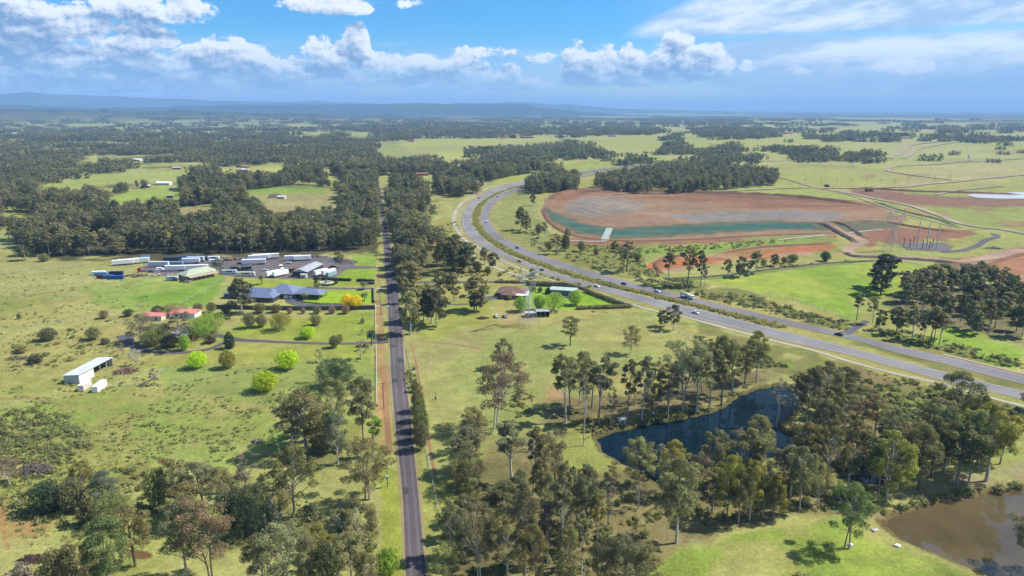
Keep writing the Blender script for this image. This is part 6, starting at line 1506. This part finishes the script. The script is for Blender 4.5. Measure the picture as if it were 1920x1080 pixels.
hedge('long clipped hedge behind the fountain lawn', [(604,525),(658,527)], 2, 2, 'deep', 1); hedge('clipped hedge nearest the road by the fountain lawn', [(670,527.5),(701,529)], 2, 2, 'deep', 2); hedge('short clipped hedge beside the shed trailers', [(588,524),(597,524)], 2, 2, 'deep', 3)
hedge('dark bushy hedge screening the shed from the motorway', [(1098,548),(1130,560),(1165,573),(1183,577)], 3.2, 2.6, 'dark', 4); hedge('bushy hedge along the paddock corner near the hedge screen', [(1083,580),(1115,579),(1150,578),(1178,577)], 2.6, 2.4, 'olive', 5); hedge('low mixed hedge behind the brown roofed house', [(930,530),(985,531),(1060,534),(1100,545)], 2.2, 2.0, 'brown', 6)
hedge('low lawn edging hedge round the house drive', [(563,566),(600,570),(680,571)], .9, .7, 'bright', 7)
def fountain():
    p = gp(612, 530); e = thing('fountain', 'round white garden fountain on the front lawn', 'fountain', p); n = 28
    for r0, r1, z in ((4.0,4.4,.5),):
        mb = MB(); v = []
        for r in (r0, r1): 
            for zz in (-.2, z): v += [(r*math.cos(6.283*i/n), r*math.sin(6.283*i/n), zz) for i in range(n)]
        f = []
        for i in range(n): j = (i+1) % n; f += [(n+i, n+j, 3*n+j, 3*n+i), (2*n+i, 2*n+j, 3*n+j, 3*n+i), (i, j, n+j, n+i)]
        mb.add(v, f); mb.build('rim', WALL, e, WALLC['white'])
    MB().add([(4*math.cos(6.283*i/n), 4*math.sin(6.283*i/n), .2) for i in range(n)], [tuple(range(n))]).build('basin', WALL, e, C(176,170,156,.55)); MB().tube([(0,0,.2),(0,0,1.2),(0,0,1.3),(0,0,2.2)], [.5,.3,1.2,.2], 12).build('tier', WALL, e, WALLC['grey'])
fountain()
hedge('ring hedge clipped round the white fountain', [(612+20*math.cos(t), 529+7*math.sin(t)) for t in np.linspace(0, 6.283, 15)], 1.4, 1.0, 'deep', 8)
# ---- heaps, huts and small things
def heap(name, label, px, py, rx, ry, h, colors, n, seed, size=(.3,2.2)):
    p = gp(px, py); rg = random.Random(seed); mb = MB()
    for i in range(n):
        a = rg.uniform(0, 6.28); r = rg.random()**.6; x, y = rx*r*math.cos(a), ry*r*math.sin(a); z = h*(1-r*r)*rg.uniform(.2, 1); L = rg.uniform(*size); d = Vector((rg.gauss(0,1), rg.gauss(0,1), rg.gauss(0,.35))).normalized()*L/2; c = Vector((x, y, z))
        mb.tube([c-d, c+d*.3+Vector((0,0,.1)), c+d], rg.uniform(.06, .22), 5, rg.randrange(len(colors)))
    o = mb.build(name, [mat(f'{name}_stuff_{i}', c, .9) if 0 else mat('heap_'+'_'.join(str(int(v*1000)) for v in c), c, .9) for i, c in enumerate(colors)]); o.location = p; tag(o, label, 'heap'); return o
heap('brush_heap', 'round heap of brown brushwood and rubble beside the machinery shed', 235, 697, 5.5, 4.5, 1.6, [C(150,116,96,.5),C(186,160,140,.5),C(110,86,70,.5)], 260, 1); heap('brush_heap', 'heap of bleached grey branches at lower left', 62, 883, 6, 4, 1.6, [C(130,116,108,.5),C(104,92,84,.5)], 260, 2, (1,4))
heap('log_heap', 'scatter of grey logs left of a dark bush in the pasture', 38, 673, 6.5, 2.6, .9, [C(160,148,132,.55),C(116,106,92,.5)], 90, 3, (1,4)); heap('brush_heap', 'dark burnt heap at the lower left corner', 58, 1050, 3.8, 2.2, .8, [C(92,66,60,.4),C(120,90,76,.4)], 120, 4)
heap('scrap_heap', 'scrap heap of mixed bright junk east of the yard', 648, 492, 10, 9, 1.8, [C(210,210,214,.6),C(150,110,80,.5),C(70,110,180,.5),C(90,84,80,.4)], 150, 5, (.8,4)); heap('scrap_heap', 'low scrap heap with timber on the grass west of the green roof', 258, 517.5, 10, 5, 1.2, [C(150,116,84,.5),C(190,180,160,.5),C(100,84,70,.4)], 120, 6, (1,5))
heap('scrap_heap', 'pale scrap heap right of the low timber scrap', 298, 517, 11, 4, 1.4, [C(220,220,222,.65),C(160,140,120,.5)], 110, 7, (.8,4)); heap('scrap_heap', 'blue and grey junk row at the back of the yard', 588, 482, 12, 4, 1.3, [C(120,150,190,.5),C(170,170,174,.5),C(120,100,90,.4)], 120, 8, (.8,3)); heap('log_heap', 'fallen timber beside the tracks at the far right', 1862, 466, 9, 3, 1.0, [C(210,200,190,.6),C(150,120,96,.5)], 90, 9, (2,6))
heap('scrap_heap', 'timber frames and junk on the bare patch left of the pylon', 905, 597, 4, 2.4, .9, [C(150,120,96,.5),C(100,92,86,.5)], 80, 10, (.8,3)); heap('ash_heap', 'dark ash heap with pale scrap in the left pasture', 481, 827, 1.9, 1.5, .5, [C(70,56,50,.4),C(190,190,194,.6)], 70, 11, (.3,1.1))
def pump_hut():
    p = gp(1160, 797); e = thing('pump_hut', 'small pale corrugated pump hut on the pond bank', 'hut', p, .05); MB().box(0, 3.0, 0, 2.2, -.3, 2.0).build('wall', RIBBED, e, WALLC['pale'])
    MB().hip(0, 3.0, 0, 2.2, 2.15, .35, .15, True).build('roof', RIBBED, e, ROOFC['pale']); MB().box(1.1, 1.9, -.05, .02, 0, 1.8).build('door', PAINT, e, WALLC['grey'])
pump_hut()
def trough():
    p = gp(817, 748); e = thing('water_pump', 'small green pump post standing in the paddock right of the road', 'pump', p); MB().tube([(0,0,-.2),(0,0,1.0),(0,0,1.05),(0,0,3.2)], [.35,.35,.08,.05], 10).build('post', PAINT, e, C(60,110,90,.5)); MB().box(.35, .9, -.3, .3, 0, .5).build('trough', STEEL, e)
trough()
# upturned dinghy on the pond bank
def dinghy():
    p = gp(1232, 778); e = thing('dinghy', 'small white upturned dinghy on the north bank of the pond', 'boat', p, 2.2); mb = MB(); n = 8; v = []
    for i in range(n+1):
        t = i/n; w = .75*math.sin(math.pi*min(.5, t*.9+.05)) if t < .6 else .75*(1-((t-.6)/.4)**2*.85); v += [(3.4*t, -w, 0), (3.4*t, -w*.6, .5), (3.4*t, w*.6, .5), (3.4*t, w, 0)]
    mb.add(v, [(4*i+k, 4*i+k+1, 4*i+5+k, 4*i+4+k) for i in range(n) for k in range(3)]+[(0,3,2,1),(4*n,4*n+1,4*n+2,4*n+3)]); mb.build('hull', PAINT, e, WHT); MB().box(.1, 3.3, -.03, .03, .503, .58).build('keel', PAINT, e, WALLC['grey'])
dinghy()
for lab, x, y, c, s in (('brown rock lying in the paddock near the hedge corner', 1113, 585, C(170,120,84,.5), 1.0), ('pale rock lying in the paddock near the hedge corner', 1138, 586, C(214,186,150,.6), .8), ('white rock beside the forked lawn tree', 1594, 1022, C(226,224,214,.7), .6), ('white rock on the dam bank lawn', 1682, 1024, C(230,226,218,.7), .7), ('pale rock above the dam bank lawn', 1640, 995, C(216,210,196,.65), .8)):
    rg = np.random.default_rng(int(x)); import bmesh
    bm = bmesh.new(); bmesh.ops.create_icosphere(bm, subdivisions=3, radius=1)
    for v in bm.verts: k = 1+.25*math.sin(v.co.x*3+x)*math.cos(v.co.y*4)+.1*math.sin(v.co.z*9+v.co.x*5); v.co = Vector((v.co.x*1.3*k, v.co.y*.9*k, v.co.z*.6*k+.25))
    me = bpy.data.meshes.new('rock'); bm.to_mesh(me); bm.free(); me.materials.append(WALL); o = bpy.data.objects.new('rock', me); link(o); o.location = gp(x, y); o.scale = (s,)*3; o.color = (*c, 1); tag(o, lab, 'rock')
# ---- far houses
fh = [(305,347,26,'white','white','white roofed house in the wooded clearing, largest of the far left'),(272,352,16,'white','grey','low white building left of the largest far left white roof'),(322,357,9,'blue','grey','small bright blue roofed shed in the far left clearing'),(219,360,16,'pale','pale','pale shed at the left of the far clearing'),(318,371,9,'grey','dark','lone tiny grey shed in the left clearing field'),
 (454,321,22,'white','white','white roofed house beside the orange one in the far field'),(458,317,18,'terra','tan','orange tiled house in the far left field'),(414,311.5,26,'dgrey','grey','long grey shed in the far left field'),(447,314,14,'dgrey','brick','dark roofed house behind the orange tiled house'),(331,317.5,18,'grey','grey','grey roofed shed between trees at the far left'),(255,302,24,'white','white','white roof among dense woods at far left'),
 (516,371,20,'brown','white','brown roofed house beside the brown far paddock'),(527,373,12,'white','white','white shed right of the brown roofed far house'),(792,329.5,26,'brown','brick','dark brown roofed house at the wood edge right of the road'),(815,326,34,'dgrey','brick','second brown roofed house at the wood edge right of the road'),(823,301,18,'salmon','white','pale pink roofed house in the small clearing'),(889,328,14,'white','grey','small pale shed left of the motorway beyond the trees'),
 (771,266,24,'red','brick','red roofed house at the left of the far green fields'),(1055,257,60,'white','white','long white roofed sheds beyond the central far fields'),(990,259,60,'brown','brick','long brown roofed building beyond the central far fields'),(945,260,34,'red','white','red and white house row beyond the central far fields'),(1080,252,44,'red','tan','red roofed house cluster member above the far fields'),(1148,256,36,'blue','grey','blue roofed house at the right of the far field houses'),(905,250,30,'white','white','pale far shed left of the central far fields'),
 (1562,260,44,'dgrey','grey','dark roofed far house group on the right plain'),(1584,263,34,'grey','brick','grey roofed far house in the right plain group'),(1618,265,46,'white','white','long white shed in the right plain group'),(1510,243,50,'terra','brick','long terracotta roof on the far right plain'),(1480,251,40,'red','tan','red roof left of the terracotta plain houses'),(1700,260,70,'brown','tan','long brown roofed buildings beside the far motorway'),(1460,251.5,28,'white','white','small white house at the end of the far right wood'),(1525,235,40,'red','brick','faint red roof farthest out on the right plain'),
 (320,243,60,'red','white','bright red roof far off at the left'),(400,259,30,'pale','tan','pale roof near the dark far spinney'),(30,252,60,'pale','white','pale far roofs at the left edge'),(470,267,26,'white','white','white roof in the far bush at centre left')]
for (x, y, w, rc, wc, lab) in fh:
    p = gp(x, y); e = thing('far_house', lab, 'house', p, rngT.uniform(-.35, .35), 'houses far off among fields and woods'); w *= .85; d = w*rngT.uniform(.4, .6); hh = 3.2 if w < 30 else 4.5
    MB().box(-w/2, w/2, 0, d, -2, hh-.2).build('wall', WALL, e, WALLC[wc]); MB().hip(-w/2, w/2, 0, d, hh, min(d*.26, 4), .6, len(lab) % 2 == 0).build('roof', RIBBED, e, ROOFC[rc])
    mb = MB(); [mb.box(-w/2+w*(i+.3)/4, -w/2+w*(i+.7)/4, -.08, .04, .9, 2.2) for i in range(4)]; mb.build('window', GLASS, e)
# ------------------------------------------------------------------ air
def haze():
    top = max(float(gz.max())+30, CAMH+30); bot = GROUND_MINZ-1.0; s = 46500.
    mb = MB().box(-s, s, -s, s, bot, top)
    m = bpy.data.materials.new('air'); m.use_nodes = True; n = m.node_tree
    for x in list(n.nodes):
        if x.type != 'OUTPUT_MATERIAL': n.nodes.remove(x)
    v = n.nodes.new('ShaderNodeVolumePrincipled'); v.inputs['Color'].default_value = (*HAZE_COLOR, 1); v.inputs['Density'].default_value = HAZE_DENSITY; v.inputs['Anisotropy'].default_value = 0.0
    n.links.new(v.outputs[0], n.nodes['Material Output'].inputs['Volume'])
    try: m.cycles.homogeneous_volume = True
    except Exception: pass
    o = mb.build('haze', m); tag(o, kind='stuff')
haze()
